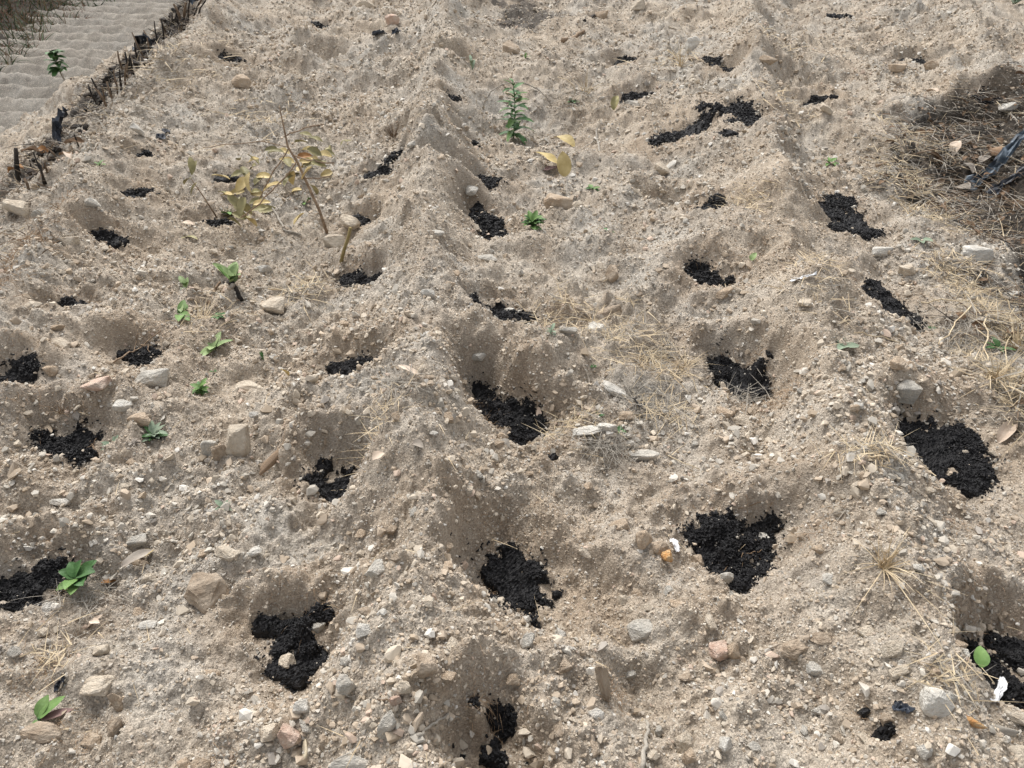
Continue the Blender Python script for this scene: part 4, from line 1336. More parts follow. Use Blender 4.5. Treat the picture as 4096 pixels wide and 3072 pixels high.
# ---- loose fallen leaves
def loose_leaf(px, py, L, W, az, el, mk, label, droop=0.6, fold=0.4, twist=0.0, lift=0.008):
    p = gp(px, py, lift)
    a, e_ = math.radians(az), math.radians(el)
    mb = MB(); mb.leaf((0, 0, 0), (math.sin(a) * math.cos(e_), math.cos(a) * math.cos(e_), math.sin(e_)), L, W, droop, fold, 8, twist=twist, wave=.06)
    o = mb.build('fallen_leaf', M_LEAF[mk]); o.location = p
    tag(o, label, 'leaf', 'fallen leaves')
    return o
loose_leaf(1220, 384, .14, .085, 350, 62, 'yellow', 'yellow oval fallen leaf standing upright on the path', .2, .2)
loose_leaf(1208, 366, .15, .075, 285, 35, 'yellow', 'yellow green fallen leaf beside the upright yellow leaf', .3, .3)
loose_leaf(1208, 372, .10, .05, 260, 5, 'purple', 'reddish underside leaf below the yellow pair', .3, .3)
loose_leaf(1240, 320, .17, .085, 310, 40, 'yellow', 'mustard curled fallen leaf above the yellow pair', .9, .5)
loose_leaf(1325, 243, .11, .055, 20, 60, 'olive', 'olive folded fallen leaf below the stone hugged by pellets', .6, .9)
loose_leaf(2025, 203, .12, .06, 320, 14, 'beige', 'large pinkish beige curled dead leaf on far soil', 1.3, .5)
loose_leaf(2040, 204, .09, .055, 95, 12, 'beige', 'second beige lobe of dead leaf touching the curled one', .8, .4)
loose_leaf(2148, 972, .11, .042, 50, 28, 'beige', 'pale rolled dead leaf beside the streaked heap', .3, 1.1)
loose_leaf(420, 492, .06, .03, 280, 20, 'beige', 'beige leaf stuck upright beside the heap under yellow leaves', .4, .4)
loose_leaf(265, 1228, .09, .034, 45, 8, 'greyleaf', 'long grey curled leaf over a dark gap', .3, .5)
loose_leaf(300, 1215, .05, .026, 60, 30, 'yellow', 'mustard brown leaf by the long grey leaf', .5, .6)
loose_leaf(215, 1252, .05, .020, 80, 12, 'rust', 'rust red bark flake beside the round leaved weed', .3, .4)
loose_leaf(184, 1345, .05, .016, 60, 35, 'beige', 'cream peeled bark strip crossing another', .3, .5)
loose_leaf(193, 1338, .035, .018, 110, 20, 'beige', 'short cream bark strip crossed by the longer one', .3, .4)
loose_leaf(625, 822, .06, .022, 200, 70, 'yellow', 'tan leaf standing by the broad cream rock', .4, .6)
loose_leaf(1450, 1192, .044, .014, 200, 62, 'beige', 'pale leaf sliver behind the crusted cobble', .3, .4)
loose_leaf(890, 962, .04, .03, 120, 35, 'greyleaf', 'grey curled leaf in the gravel pile on the ridge', .7, .7)
loose_leaf(830, 992, .04, .03, 220, 15, 'beige', 'beige leaf scrap under the gravel pile', .5, .5)
loose_leaf(905, 825, .075, .02, 300, 12, 'beige', 'tan split straw leaf on the ridge', .2, .4)
loose_leaf(1620, 575, .04, .03, 50, 60, 'pale', 'pale scrap at the rim of the deep hole', .5, .4)
for px, py, mk in ((2060, 320, 'beige'), (2100, 330, 'brown'), (2115, 355, 'greyleaf'), (2075, 370, 'greyleaf'), (2020, 410, 'brown'), (2140, 330, 'brown'), (2150, 300, 'beige'), (2000, 340, 'brown'), (2090, 420, 'greyleaf'), (2180, 450, 'brown'), (2165, 520, 'brown')):
    loose_leaf(px, py, random.uniform(.09, .15), random.uniform(.05, .09), random.uniform(0, 360), random.uniform(0, 35), mk, 'dry %s curled leaf lying in the dark dead grass' % {'beige': 'beige', 'brown': 'brown', 'greyleaf': 'grey'}[mk], random.uniform(.5, 1.4), random.uniform(.2, .7), random.uniform(-.6, .6), .03)

# ---- bent cane arch, sticks, roots
b = gp(1042, 240); e2 = gp(1192, 232)
arc = []
for px, py in ((1042, 242), (1046, 222), (1060, 198), (1085, 182), (1112, 177), (1140, 182), (1165, 195), (1182, 212), (1192, 232)):
    t = (px - 1042) / 150
    arc.append(at_y(px, py, b.y * (1 - t) + e2.y * t))
mb = MB(); mb.tube(arc, [.003, .0035, .004, .0042, .0042, .004, .0035, .003, .0025], 6)
o = mb.build('bent_cane', M_GREYTWIG, None, True, b); tag(o, 'thin dry cane bent in an arch with both ends in the soil', 'cane')
b = gp(1232, 222)
mb = MB(); mb.tube([gp(1205, 166, .01), at_y(1225, 172, b.y + .1), at_y(1240, 185, b.y + .05), at_y(1243, 200, b.y), gp(1232, 225)], .003, 5)
o = mb.build('bent_cane', M_STRAW, None, True, b); tag(o, 'short curved straw stalk leaning beside the cane arch', 'stalk')
twig('stick', [(1386, 1668), (1392, 1620), (1400, 1580), (1398, 1550)], .0058, M_GREYTWIG, 'grey bare stick lying up the slope by the cream egg cobble', 'stick', lift=.010, branches=[[(1393, 1640), (1400, 1662)]])
b = gp(733, 560); mb = MB()
mb.tube([b - Vector((0, 0, .02)), at_y(744, 538, b.y), at_y(752, 515, b.y), at_y(757, 492, b.y)], [.009, .008, .0075, .007], 7)
o = mb.build('stub', M_OLIVESTALK, None, True, b); tag(o, 'short curved broken green brown stub beside the large pale slab', 'stub')
twig('stick', [(905, 1604), (935, 1592), (970, 1578), (998, 1572)], .0035, M_GREYTWIG, 'grey split twig left of the frontmost hole', 'twig', lift=.012)
twig('stick', [(822, 1532), (860, 1536), (900, 1538)], .0022, M_BROWNSTALK, 'thin dark twig under the salmon chip', 'twig')
twig('stick', [(570, 395 + 35), (600, 470), (615, 500), (650, 510)], .007, M_GREYTWIG, 'pale bent root lying below the wilted sapling', 'root', lift=.012)
twig('stick', [(1296, 345), (1290, 310), (1288, 285), (1300, 270)], .007, M_GREYTWIG, 'pale hooked branch lying on the far slope', 'branch', lift=.015, branches=[[(1292, 300), (1275, 315), (1245, 340)]])
twig('stick', [(580, 627), (620, 630), (658, 632)], .0035, M_STRAW, 'straight pale stem lying by the blocky cream rock', 'stem')
twig('charred_stick', [(488, 612), (505, 632), (525, 655)], .014, M_CHAR, 'thick charred stick under the broad leafed seedling', 'stick', lift=.012)
twig('stick', [(452, 660, .01), (465, 635, .015), (478, 612, .02)], .008, M_BARK, 'peeled tan stick leaning by the charred stick', 'stick')
twig('root', [(250, 795), (285, 772), (300, 765), (325, 745), (350, 720)], .0035, M_BARK, 'pale forked root lying across the black heap', 'root', lift=.018, branches=[[(290, 768), (297, 745), (302, 728, .03)], [(310, 758), (325, 768), (330, 780)]])
twig('root', [(205, 985), (203, 965), (196, 950)], .002, M_BARK, 'fine bare root hanging at the heap with the white flake', 'root', lift=.012, branches=[[(203, 970), (190, 980)], [(203, 965), (212, 955)], [(204, 975), (214, 985)], [(200, 958), (186, 965)]])
twig('root', [(1560, 1240), (1585, 1220), (1610, 1210), (1640, 1205)], .0015, M_ROOT, 'hair thin branched root lying on the clean pellet heap', 'root', lift=.016, branches=[[(1600, 1213), (1600, 1235)], [(1620, 1208), (1640, 1220)]])
twig('stick', [(1215, 96), (1240, 84), (1262, 74)], .022, M_BARK, 'rotten grey brown log piece on the far slope', 'log', lift=.012, amp=.008)
twig('charred_stick', [(1262, 47), (1285, 40)], .02, M_CHAR, 'short charred stick beside the tan block', 'stick', lift=.005)
twig('stick', [(1712, 606), (1738, 598), (1752, 592)], .004, M_GREYTWIG, 'grey twig carrying white scraps', 'twig', lift=.012)
twig('stalk', [(1836, 748), (1850, 738), (1880, 735), (1907, 741), (1940, 752)], .0025, M_STRAW, 'bent dry straw arching over the thin pellet heap', 'straw', lift=.02)
twig('stick', [(1980, 270), (1960, 290), (1940, 302)], .006, M_CHAR, 'dark thin branch on the far litter edge', 'branch')
twig('stick', [(1890, 368), (1960, 346), (2030, 330), (2090, 300)], .007, M_BARK, 'long brown branch at the margin of the dark litter', 'branch', lift=.02)
twig('stick', [(1888, 350), (1950, 335), (2010, 322)], .005, M_CHAR, 'thin dark branch running beside the long brown branch', 'branch', lift=.02)
twig('stick', [(2190, 590), (2150, 520), (2110, 480), (2080, 460)], .005, M_BARK, 'grey brown twig down the edge of the dark litter', 'twig', lift=.02)
twig('stick', [(2120, 390), (2160, 425), (2200, 470)], .005, M_BROWNSTALK, 'brown twig under the blue grey film', 'twig', lift=.03)
twig('root', [(1590, 985 + 130), (1640, 1105)], .0015, M_ROOT, 'fine root strand at the back of the clean heap', 'root')
twig('stick', [(1560, 985), (1640, 980)], .0016, M_STRAW, 'thin straw on the open gravel', 'straw')
twig('straw', [(1415, 975), (1445, 990), (1510, 1022)], .0022, M_STRAW, 'single straw stem right of the long pale slab', 'straw')
twig('stick', [(1830, 1030), (1865, 1010), (1905, 1000), (1960, 1000)], .003, M_STRAW, 'branched pale straw below the streaked heap', 'straw', lift=.014, branches=[[(1880, 1004), (1850, 990), (1830, 985)], [(1900, 1000), (1930, 1005), (1955, 1020)]])
for i, pts in enumerate((((2125, 700), (2120, 770), (2135, 850)), ((2180, 690), (2165, 760), (2160, 830)), ((2150, 640), (2180, 700), (2205, 740)), ((1985, 665), (2040, 668), (2100, 672)), ((2090, 680), (2050, 730), (2020, 760)), ((2040, 610), (2100, 640), (2170, 665)))):
    twig('stalk', list(pts), .003, M_STRAW, 'dry pale stalk sprawling over the bank below the white block', 'stalk', 'dry stalks on the bank', lift=.04, amp=.01)

# ---- white, black and blue scraps
def scrap(name, pix, wpx, mat, label, cat, lift=0.01, crump=0.5, seed=1):
    """a crumpled strip of film along pixels"""
    P = [gp(q[0], q[1], (q[2] if len(q) > 2 else lift)) for q in pix]
    n = len(P); rr = random.Random(seed)
    W = wlen(wpx, P[0]) * 0.5
    V, F = [], []
    cols = 7; fine = []
    for a, b_ in zip(P[:-1], P[1:]):
        for k in range(4):
            fine.append(a.lerp(b_, k / 4))
    fine.append(P[-1])
    for i, p in enumerate(fine):
        t = (fine[min(i + 1, len(fine) - 1)] - fine[max(i - 1, 0)]).normalized()
        s_ = t.cross(Vector((0, 0, 1))).normalized()
        w_ = W * (0.55 + 0.6 * rr.random())
        for j in range(cols):
            u = (j / (cols - 1) - 0.5) * 2
            V.append(p + s_ * (u * w_) + Vector((0, 0, W * crump * (rr.uniform(-.5, .9) + 0.6 * math.cos(u * 2 + i)))) + t * (rr.uniform(-.2, .2) * W))
    for i in range(len(fine) - 1):
        for j in range(cols - 1):
            F.append((i * cols + j, i * cols + j + 1, (i + 1) * cols + j + 1, (i + 1) * cols + j))
    mb = MB(); mb.add(V, F)
    o = mb.build(name, mat, None, False, P[0])
    sm = o.modifiers.new('thickness', 'SOLIDIFY'); sm.thickness = 0.0015
    tag(o, label, cat)
    return o
scrap('plastic_film', [(2085, 410, .02), (2120, 395, .05), (2150, 375, .08), (2185, 345, .11), (2230, 320, .13)], 34, M_PLASTIC, 'crumpled blue grey plastic film trailing across the dark litter', 'plastic film', crump=.7, seed=4)
scrap('plastic_film', [(2130, 425, .02), (2170, 400, .03), (2215, 380, .04)], 22, M_BLACKFILM, 'black plastic shred under the blue grey film', 'plastic film', seed=5)
scrap('paper_twist', [(2158, 1478, .03), (2152, 1500, .03), (2140, 1525, .02)], 18, M_WHITEFILM, 'white paper twist with a dark band on the pellets', 'paper', lift=.02, seed=7)
scrap('plastic_scrap', [(1708, 608), (1722, 604), (1736, 598)], 13, M_WHITEFILM, 'white plastic scrap lying on the grey twig', 'plastic scrap', lift=.014, seed=8)
scrap('plastic_scrap', [(1738, 598), (1752, 594), (1764, 590)], 9, M_WHITEFILM, 'smaller white scrap at the end of the grey twig', 'plastic scrap', lift=.014, seed=9)
scrap('paper_scrap', [(1450, 1175), (1456, 1190), (1462, 1205)], 14, M_WHITEFILM, 'white shell shaped scrap beside the crusted cobble', 'scrap', lift=.014, seed=10)
scrap('plastic_film', [(1368, 888), (1382, 886), (1392, 882)], 22, M_BLACKFILM, 'dark blue film scrap beside the square tan stone', 'plastic film', seed=11)
scrap('plastic_film', [(118, 1488), (135, 1484), (150, 1478)], 22, M_BLACKFILM, 'dark blue striped film scrap left of the pale tan boulder', 'plastic film', seed=12)
scrap('plastic_film', [(1925, 1530), (1945, 1540), (1965, 1545)], 30, M_BLACKFILM, 'grey black film scrap among the right foreground gravel', 'plastic film', seed=13)
scrap('plastic_film', [(810, 86), (820, 82), (832, 78)], 22, M_BLACKFILM, 'shiny black film scrap in the far hollow', 'plastic film', seed=14)
scrap('plastic_film', [(850, 78), (862, 74)], 22, M_BLACKFILM, 'black film scrap right of the shiny one', 'plastic film', seed=15)
scrap('plastic_film', [(345, 300), (352, 293), (362, 286)], 18, M_BLACKFILM, 'black film shred near the white boulder on the shoulder', 'plastic film', seed=16)
scrap('plastic_film', [(125, 318, .05), (145, 305, .12), (160, 296, .12)], 30, M_BLACKFILM, 'charred grey film rolled over the burnt stalks', 'plastic film', crump=1., seed=17)
scrap('plastic_film', [(300, 120, .05), (312, 110, .08), (325, 102, .06)], 24, M_BLACKFILM, 'black charred film hanging on the shoulder stubble', 'plastic film', crump=1., seed=18)
scrap('plastic_film', [(415, 30, .1), (425, 18, .15), (435, 8, .1)], 18, M_PLASTIC, 'grey film caught in the tallest burnt stems', 'plastic film', crump=1., seed=19)
o = link('bone_splinter', rock_mesh('bone_splinter', 77, 3, .03), M_BONE); p = gp(663, 1625); put_rock(o, p, wlen(14, p), .02, wlen(52, p) * 1.1, .1, (0, 0, .15)); tag(o, 'cream bone splinter with a forked end beside the largest grey white rock', 'bone')
o = link('wood_chip', rock_mesh('wood_chip', 78, 3, .03), M_STONE['orange']); p = gp(2100, 1563); put_rock(o, p, wlen(60, p), .018, wlen(18, p), .2, (0, 0.1, -.35)); tag(o, 'orange brown split wood beside the chalk white rock', 'wood')
o = link('wood_chip', rock_mesh('wood_chip', 79, 3, .03), M_GREYTWIG); p = gp(2150, 1582); put_rock(o, p, wlen(90, p), .018, wlen(20, p), .2, (0, 0, -.12)); tag(o, 'weathered grey split wood under the white paper twist', 'wood')
o = link('wood_chip', rock_mesh('wood_chip', 80, 3, .03), M_BARK); p = gp(600, 1000); put_rock(o, p, wlen(22, p), .03, wlen(110, p), .3, (0.2, 0, -.55)); tag(o, 'dirt crusted brown branch piece set in the inner bank', 'wood')

# ---- burnt stubble along the bed's shoulder: one stem per object
SPOTS = [(45, 410, 34, 320), (62, 415, 52, 385), (30, 412, 20, 392), (90, 395, 84, 352), (105, 375, 96, 350), (108, 350, 112, 312), (118, 348, 115, 310), (180, 300, 173, 280), (187, 295, 186, 268), (170, 318, 160, 290), (75, 380, 64, 345), (98, 392, 72, 330), (128, 352, 105, 322),
         (212, 228, 190, 182), (228, 222, 220, 185), (240, 215, 236, 178), (252, 205, 248, 165), (262, 198, 258, 150), (270, 190, 272, 140), (255, 190, 245, 152), (232, 230, 205, 190), (220, 215, 212, 195), (276, 178, 276, 132), (268, 160, 254, 110), (276, 165, 270, 112), (283, 160, 280, 118), (290, 150, 265, 120), (246, 222, 230, 176), (215, 205, 197, 168),
         (300, 135, 290, 92), (315, 128, 285, 70), (322, 118, 318, 82), (330, 100, 310, 65), (340, 88, 333, 45), (352, 82, 348, 40), (360, 70, 345, 40), (368, 62, 365, 38), (345, 75, 320, 62), (378, 60, 372, 30), (385, 55, 378, 20), (392, 50, 375, 8), (398, 50, 402, 5), (405, 48, 410, -5), (415, 40, 430, 5), (425, 38, 445, 0), (310, 100, 302, 75), (372, 52, 388, 12), (290, 165, 282, 125), (420, 20, 440, -10)]
for i, (x0_, y0_, x1_, y1_) in enumerate(SPOTS):
    b = gp(x0_, y0_)
    top = at_y(x1_, y1_, b.y + random.uniform(-.05, .05))
    mid = b.lerp(top, .5) + Vector((random.uniform(-1, 1), 0, 0)) * .01
    thick = .016 if (x0_, y0_) in ((398, 50), (392, 50), (180, 300), (187, 295), (45, 410)) else random.uniform(.005, .010)
    mb = MB(); mb.tube([b - Vector((0, 0, .03)), mid, top], [thick, thick * .85, thick * .6], 6)
    brown = random.random() < .45
    o = mb.build('burnt_stem', M_BROWNSTALK if brown else M_CHAR, None, True, b)
    tag(o, ('scorched brown cut stem' if brown else 'blackened burnt stem') + (' on the near shoulder by the curled leaves' if y0_ > 260 else ' in the dense stubble of the shoulder' if y0_ > 95 else ' in the far stubble by the thick stump'), 'stem', 'burnt stems along the shoulder of the bed')
for px, py, mk, az in ((125, 325, 'rust', 250), (140, 320, 'rust', 80), (110, 335, 'rust', 280), (60, 380, 'rust', 290), (150, 330, 'brown', 60), (100, 350, 'brown', 200), (135, 345, 'brown', 120), (160, 345, 'beige', 170)):
    p = gp(px, py + 6, .03)
    mb = MB(); a = math.radians(az)
    mb.leaf((0, 0, 0), (math.sin(a), math.cos(a) * .5, random.uniform(.2, .8)), .11, .045, 1.0, .7, 7, twist=random.uniform(-1.2, 1.2), wave=.15)
    o = mb.build('fallen_leaf', M_LEAF[mk]); o.location = p
    tag(o, 'curled %s scorched leaf among the burnt stems' % {'rust': 'orange', 'brown': 'dark brown', 'beige': 'pale'}[mk], 'leaf', 'fallen leaves')

# ------------------------------------------------------------------ dry grass, straw, fibres: nobody could count these
def scatter_blades(mb, pts, Lr, wr, el, bend=.3, az=None):
    for p in pts:
        a = random.uniform(0, 6.283) if az is None else random.gauss(az[0], az[1])
        e_ = math.radians(random.uniform(*el))
        d = Vector((math.cos(a) * math.cos(e_), math.sin(a) * math.cos(e_), math.sin(e_)))
        mb.blade(p, d, (random.uniform(-1, 1), random.uniform(-1, 1), 1.0), random.uniform(*Lr), random.uniform(*wr), bend * random.uniform(.3, 1.2), 3)

def spots(px, py, rx, ry, n, lift=.006):
    c = on_plane(px, py, 0.0)
    a = on_plane(px + rx, py, 0.0); b_ = on_plane(px, py - ry, 0.0)
    Rx, Ry = abs(a[0] - c[0]), abs(b_[1] - c[1])
    xs = c[0] + rng.normal(0, .5, n) * Rx; ys = c[1] + rng.normal(0, .5, n) * Ry
    zs = H(xs, ys) + lift
    return [Vector(v) for v in zip(xs, ys, zs)]

def stuff(mb, name, mat, label, cat):
    o = mb.build(name, mat, None, False)
    tag(o, label, cat, kind='stuff')
    return o

# straw patches lying on the bed
mb = MB(); mg = MB()
for px, py, rx, ry, n in ((1420, 745, 90, 60, 260), (1330, 690, 90, 50, 150), (1390, 830, 90, 50, 160), (1220, 660, 80, 40, 110), (1240, 890, 70, 40, 80), (1430, 850, 60, 30, 120), (1610, 455, 60, 25, 130), (1690, 130, 50, 20, 90), (1470, 120, 60, 30, 110), (1740, 625, 60, 40, 60), (1760, 690, 60, 40, 70), (1830, 1090, 60, 30, 110), (650, 590, 50, 40, 130), (2100, 720, 70, 80, 220), (2160, 800, 60, 80, 300), (2185, 690, 50, 60, 300), (1960, 330, 70, 40, 240), (2000, 430, 60, 40, 200), (2080, 560, 60, 50, 240), (2130, 630, 60, 50, 260), (2000, 270, 90, 30, 160), (2195, 860, 40, 60, 200), (1640, 800, 60, 30, 80), (1320, 940, 60, 25, 110), (430, 660, 60, 50, 70), (870, 940, 40, 40, 90), (830, 1000, 50, 40, 80), (1240, 200, 70, 30, 130), (560, 250, 120, 60, 150), (2000, 380, 90, 50, 200), (1700, 250, 80, 30, 70), (170, 1250, 60, 40, 60), (120, 1380, 70, 50, 40), (2000, 1560, 80, 60, 50), (390, 170, 90, 60, 160), (300, 230, 80, 60, 160)):
    n = int(n * 1.5); P = spots(px, py, rx, ry, n, .012)
    k = max(1, math.hypot(P[0].y, CAM_H) / 2.4)
    scatter_blades(mb if rng.random() < .62 else mg, P[:n * 2 // 3], (.03, .11 * k ** .5), (.0009 * k, .0019 * k), (-4, 22), .12)
    scatter_blades(mg, P[n * 2 // 3:], (.03, .10 * k ** .5), (.0009 * k, .0019 * k), (-4, 26), .15)
# thin single straws over everything
xs = rng.uniform(-2.4, 2.2, 420); ys = .7 + 6 * rng.random(420) ** 1.6
scatter_blades(mb, [Vector(v) for v in zip(xs, ys, H(xs, ys) + .006)], (.02, .09), (.0009, .0017), (-3, 12), .1)
stuff(mb, 'straw', M_STRAW, 'scattered pale dry straw bits lying on the soil', 'straw')
stuff(mg, 'straw', M_GREYTWIG, 'scattered grey weathered straw bits lying on the soil', 'straw')

# dry tuft beside the clean heap (a thing one can pull out)
def tuft(px, py, n, L, label, mat=M_STRAW, el=(15, 80), w=.0013, bend=.35):
    b = gp(px, py); mb = MB()
    pts = [Vector((random.gauss(0, .008), random.gauss(0, .008), -.005)) for _ in range(n)]
    scatter_blades(mb, pts, (L * .4, L), (w * .7, w * 1.3), el, bend)
    o = mb.build('dry_tuft', mat); o.location = b
    tag(o, label, 'grass tuft', 'dry grass tufts')
tuft(1905, 1240, 60, .15, 'upright straw coloured grass tuft on the open right bank', el=(25, 88), w=.0016)
tuft(1905, 1240 - 4, 8, .26, 'long flattened straw blades spreading from the upright tuft', el=(-2, 12), w=.0017, bend=.05)
tuft(1830, 1095, 26, .16, 'grey straggling grass tuft above the upright straw tuft', M_GREYTWIG, el=(0, 50))
tuft(1470, 150, 24, .3, 'dry tuft with thin upright stalks in the far hollow', el=(20, 85), w=.003)
tuft(1265, 200, 22, .28, 'dry tuft with tall straws beside the cane arch', el=(30, 88), w=.003)
tuft(1450, 775, 50, .16, 'matted grey grass tuft below the trodden path', M_GREYTWIG, el=(0, 40))
tuft(1475, 800, 24, .18, 'pale long stalked tuft at the right of the matted grass', el=(10, 75))
tuft(150, 1275, 26, .16, 'dry looping grass over the round leaved weed', el=(10, 80), bend=.8)
tuft(440, 690, 26, .20, 'loose dry straws crossing over the pale green seedlings', el=(0, 45), w=.0016, bend=.2)
tuft(475, 640, 18, .16, 'brown dead stems between the seedlings and the charred stick', M_BROWNSTALK, el=(0, 50), w=.0016, bend=.3)
tuft(135, 890, 20, .09, 'small dry stubble tuft behind the heap with the white flake', M_ROOT, el=(25, 85))
tuft(1655, 490, 22, .14, 'grey stalks lying beside the curved heap', M_GREYTWIG, el=(0, 25))
tuft(850, 300, 60, .22, 'rusty dried weed with fine stems on the far ridge', M_BROWNSTALK, el=(5, 85), w=.0018)
tuft(2190, 760, 40, .30, 'tall dead grass tuft at the foot of the right bank', el=(25, 85), w=.002)
tuft(2150, 830, 30, .26, 'leaning dead grass tuft below the tall one', el=(15, 75), w=.002)

# root fibres on the walls of the holes
mb = MB()
for px, py, rx, ry, n in ((1060, 850, 40, 40, 260), (1030, 820, 25, 25, 120), (1680, 835, 60, 40, 380), (1720, 820, 40, 40, 200), (1055, 1210, 40, 35, 160), (1640, 560, 60, 40, 180), (1760, 1160, 60, 40, 160), (1870, 440, 40, 50, 140), (1460, 375, 50, 30, 120), (1700, 350, 60, 30, 110), (60, 880, 60, 40, 150), (690, 1290, 60, 40, 100), (1330, 1490, 50, 40, 100), (60, 1420, 70, 60, 160), (2080, 1330, 60, 40, 120), (2060, 1150, 50, 40, 80), (1050, 1560, 40, 40, 120), (470, 1640, 60, 40, 60), (600, 960, 40, 50, 90), (1600, 520, 60, 30, 90), (130, 1560, 80, 60, 120)):
    P = spots(px, py, rx, ry, n, .003)
    k = max(1, math.hypot(P[0].y, CAM_H) / 2.2)
    scatter_blades(mb, P, (.02, .05 * k ** .5), (.0004 * k, .0007 * k), (-10, 45), .9)
for pw in pit_w:
    dd = math.hypot(pw['c'][1], CAM_H)
    if dd > 4.2:
        continue
    n_ = int(150 * min(1.5, pw['R'] / .1))
    xs = pw['c'][0] + rng.normal(0, .8, n_) * pw['R']; ys = pw['c'][1] + pw['R'] * rng.uniform(.7, 2.0, n_)
    zs = H(xs, ys) + .003
    scatter_blades(mb, [Vector(v) for v in zip(xs, ys, zs)], (.012, .04), (.0004 * dd / 2, .0007 * dd / 2), (-10, 40), .9)
stuff(mb, 'root_fibres', M_ROOT, 'fine brown root fibres matted on the walls of the holes', 'roots')

# dark dead-grass litter along the right side
def in_litter(n, y0_, y1_, lo=.35):
    out = []
    while len(out) < n:
        y = rng.uniform(y0_, y1_, 4000); x = rng.uniform(1.5, 5.2, 4000)
        k = (litter_mask(x, y) > lo) & (x < 0.80 * (y * cp + CAM_H * sp) + .3)
        x, y = x[k], y[k]
        out += [Vector(v) for v in zip(x, y, H(x, y) + rng.uniform(0, .045, len(x)))]
    return out[:n]
for mat, n, nm, lab in ((M_BROWNSTALK, 2600, 'dead_grass', 'dark brown matted dead grass along the right bank'), (M_STRAW, 1100, 'dead_grass', 'pale dead grass blades over the dark litter'), (M_GREYTWIG, 3400, 'dead_grass', 'grey dead grass blades over the dark litter'), (M_CHAR, 2400, 'dead_grass', 'blackened rotting stalks under the dead grass')):
    mb = MB()
    scatter_blades(mb, in_litter(n, 1.2, 5.9, .2 if mat is not M_CHAR else .4), (.05, .22), (.0012, .0028), (-6, 24), .2)
    stuff(mb, nm, mat, lab, 'dead grass')
mb = MB()
for p in in_litter(420, 1.2, 5.7, .4):
    a = random.uniform(0, 6.28)
    mb.leaf(p, (math.cos(a), math.sin(a), random.uniform(-.1, .5)), random.uniform(.03, .08), random.uniform(.018, .04), random.uniform(.3, 1.5), .5, 4, twist=random.uniform(-1, 1), wave=.1)
stuff(mb, 'leaf_litter', M_LEAF['brown'], 'small brown dead leaves rotting in the right hand litter', 'leaf litter')

# scorched fine grass along the left shoulder
def on_edge(n, y0_, y1_, sd_=.13, off=0.0):
    y = y0_ + (y1_ - y0_) * rng.random(n); x = edge_x(y) - off + rng.normal(0, sd_, n)
    return [Vector(v) for v in zip(x, y, H(x, y) + .004)]
for mat, n, sd_, lab, el in ((M_CHAR, 3200, .13, 'blackened fine stubble on the shoulder of the bed', (0, 28)), (M_BROWNSTALK, 1500, .24, 'scorched brown grass on the shoulder of the bed', (0, 40)), (M_STRAW, 700, .22, 'dry pale grass bits on the shoulder of the bed', (0, 60)), (M_GREYTWIG, 900, .2, 'ashen grass bits on the shoulder of the bed', (0, 40))):
    mb = MB()
    scatter_blades(mb, on_edge(n, 4.2 if mat is M_CHAR else 2.6, 9.6, sd_), (.04, .16), (.0016, .0034), el, .25)
    stuff(mb, 'burnt_grass', mat, lab, 'burnt grass')
mb = MB()
P = spots(45, 600, 60, 60, 420) + spots(25, 680, 40, 40, 200) + spots(110, 560, 40, 30, 160) + spots(150, 480, 60, 30, 160)
scatter_blades(mb, P, (.03, .10), (.0008, .0016), (0, 40), .5)
stuff(mb, 'rusty_grass', M_ROOT, 'rusty fine dead grass on the outer slope of the bed', 'dead grass')
rr = np.random.default_rng(66)
y_ = np.concatenate([rr.normal(6.0, .55, 220), rr.normal(7.6, .5, 140), rr.normal(4.1, .15, 40)]); x_ = edge_x(y_) + rr.normal(0.02, .10, len(y_))
z_ = H(x_, y_)
Vc = []; Fc = []; nb = 0
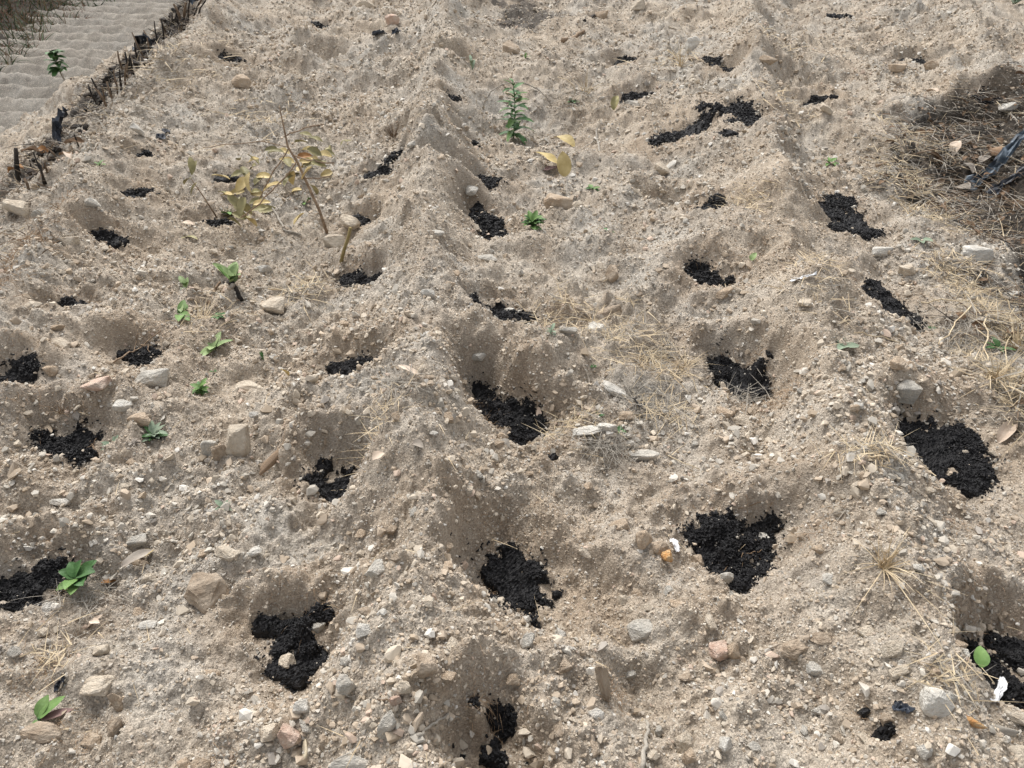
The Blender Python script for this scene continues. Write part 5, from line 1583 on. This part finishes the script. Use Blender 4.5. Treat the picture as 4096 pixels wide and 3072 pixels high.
for k in range(len(y_)):
    src_me = chip_src[k % 14]
    A = np.array([v.co[:] for v in src_me.vertices]); Ff = [tuple(p.vertices) for p in src_me.polygons]
    sc_ = rr.uniform(.02, .07) * np.array([1.3, .8, .7]); an = rr.uniform(0, 6.28)
    A = A * sc_; A = np.stack([A[:, 0] * math.cos(an) - A[:, 1] * math.sin(an), A[:, 0] * math.sin(an) + A[:, 1] * math.cos(an), A[:, 2]], 1) + (x_[k], y_[k], z_[k] + .008)
    Vc.append(A); Fc += [tuple(i + nb for i in f) for f in Ff]; nb += len(A)
mb = MB(); mb.add(np.concatenate(Vc), Fc)
stuff(mb, 'charred_debris', M_CHAR, 'heaped black charred debris along the shoulder of the bed', 'charred debris')

# far bank beyond the field: dry tall grass
def far_grass(n, mat, lab, Lr, wr, el, seed, back=5.0):
    r = np.random.default_rng(seed)
    y = r.uniform(8, 30, n); x = -7.75 - r.uniform(0, back, n) - .7 * vnoise(y * 1.2, y * 0, 4)
    keep_ = fbm(x, y, 1.1, 3, seed) > -.22
    x, y = x[keep_], y[keep_]
    z = np.maximum(base_h(x, y), FIELD_Z)
    mb = MB()
    scatter_blades(mb, [Vector(v) for v in zip(x, y, z)], Lr, wr, el, .45)
    stuff(mb, 'tall_grass', mat, lab, 'grass')
M_GRN = simple('bank_green', [(0.3, (0.03, 0.05, 0.025)), (0.7, (0.075, 0.10, 0.05))], scale=3, spread=.2)
M_DRY = simple('bank_dry', [(0.3, (0.10, 0.075, 0.045)), (0.7, (0.25, 0.19, 0.115))], scale=2, spread=.2)
M_RED = simple('bank_rust', [(0.3, (0.12, 0.065, 0.04)), (0.7, (0.25, 0.15, 0.10))], scale=2, spread=.2)
far_grass(8000, M_DRY, 'tall straw coloured grass on the bank beyond the field', (.3, .75), (.004, .008), (35, 85), 21)
far_grass(12000, M_GRN, 'dull green weeds on the bank beyond the field', (.15, .5), (.006, .013), (20, 80), 22)
far_grass(6000, M_RED, 'rusty low weeds at the foot of the far bank', (.12, .35), (.005, .010), (15, 80), 23, back=2.0)
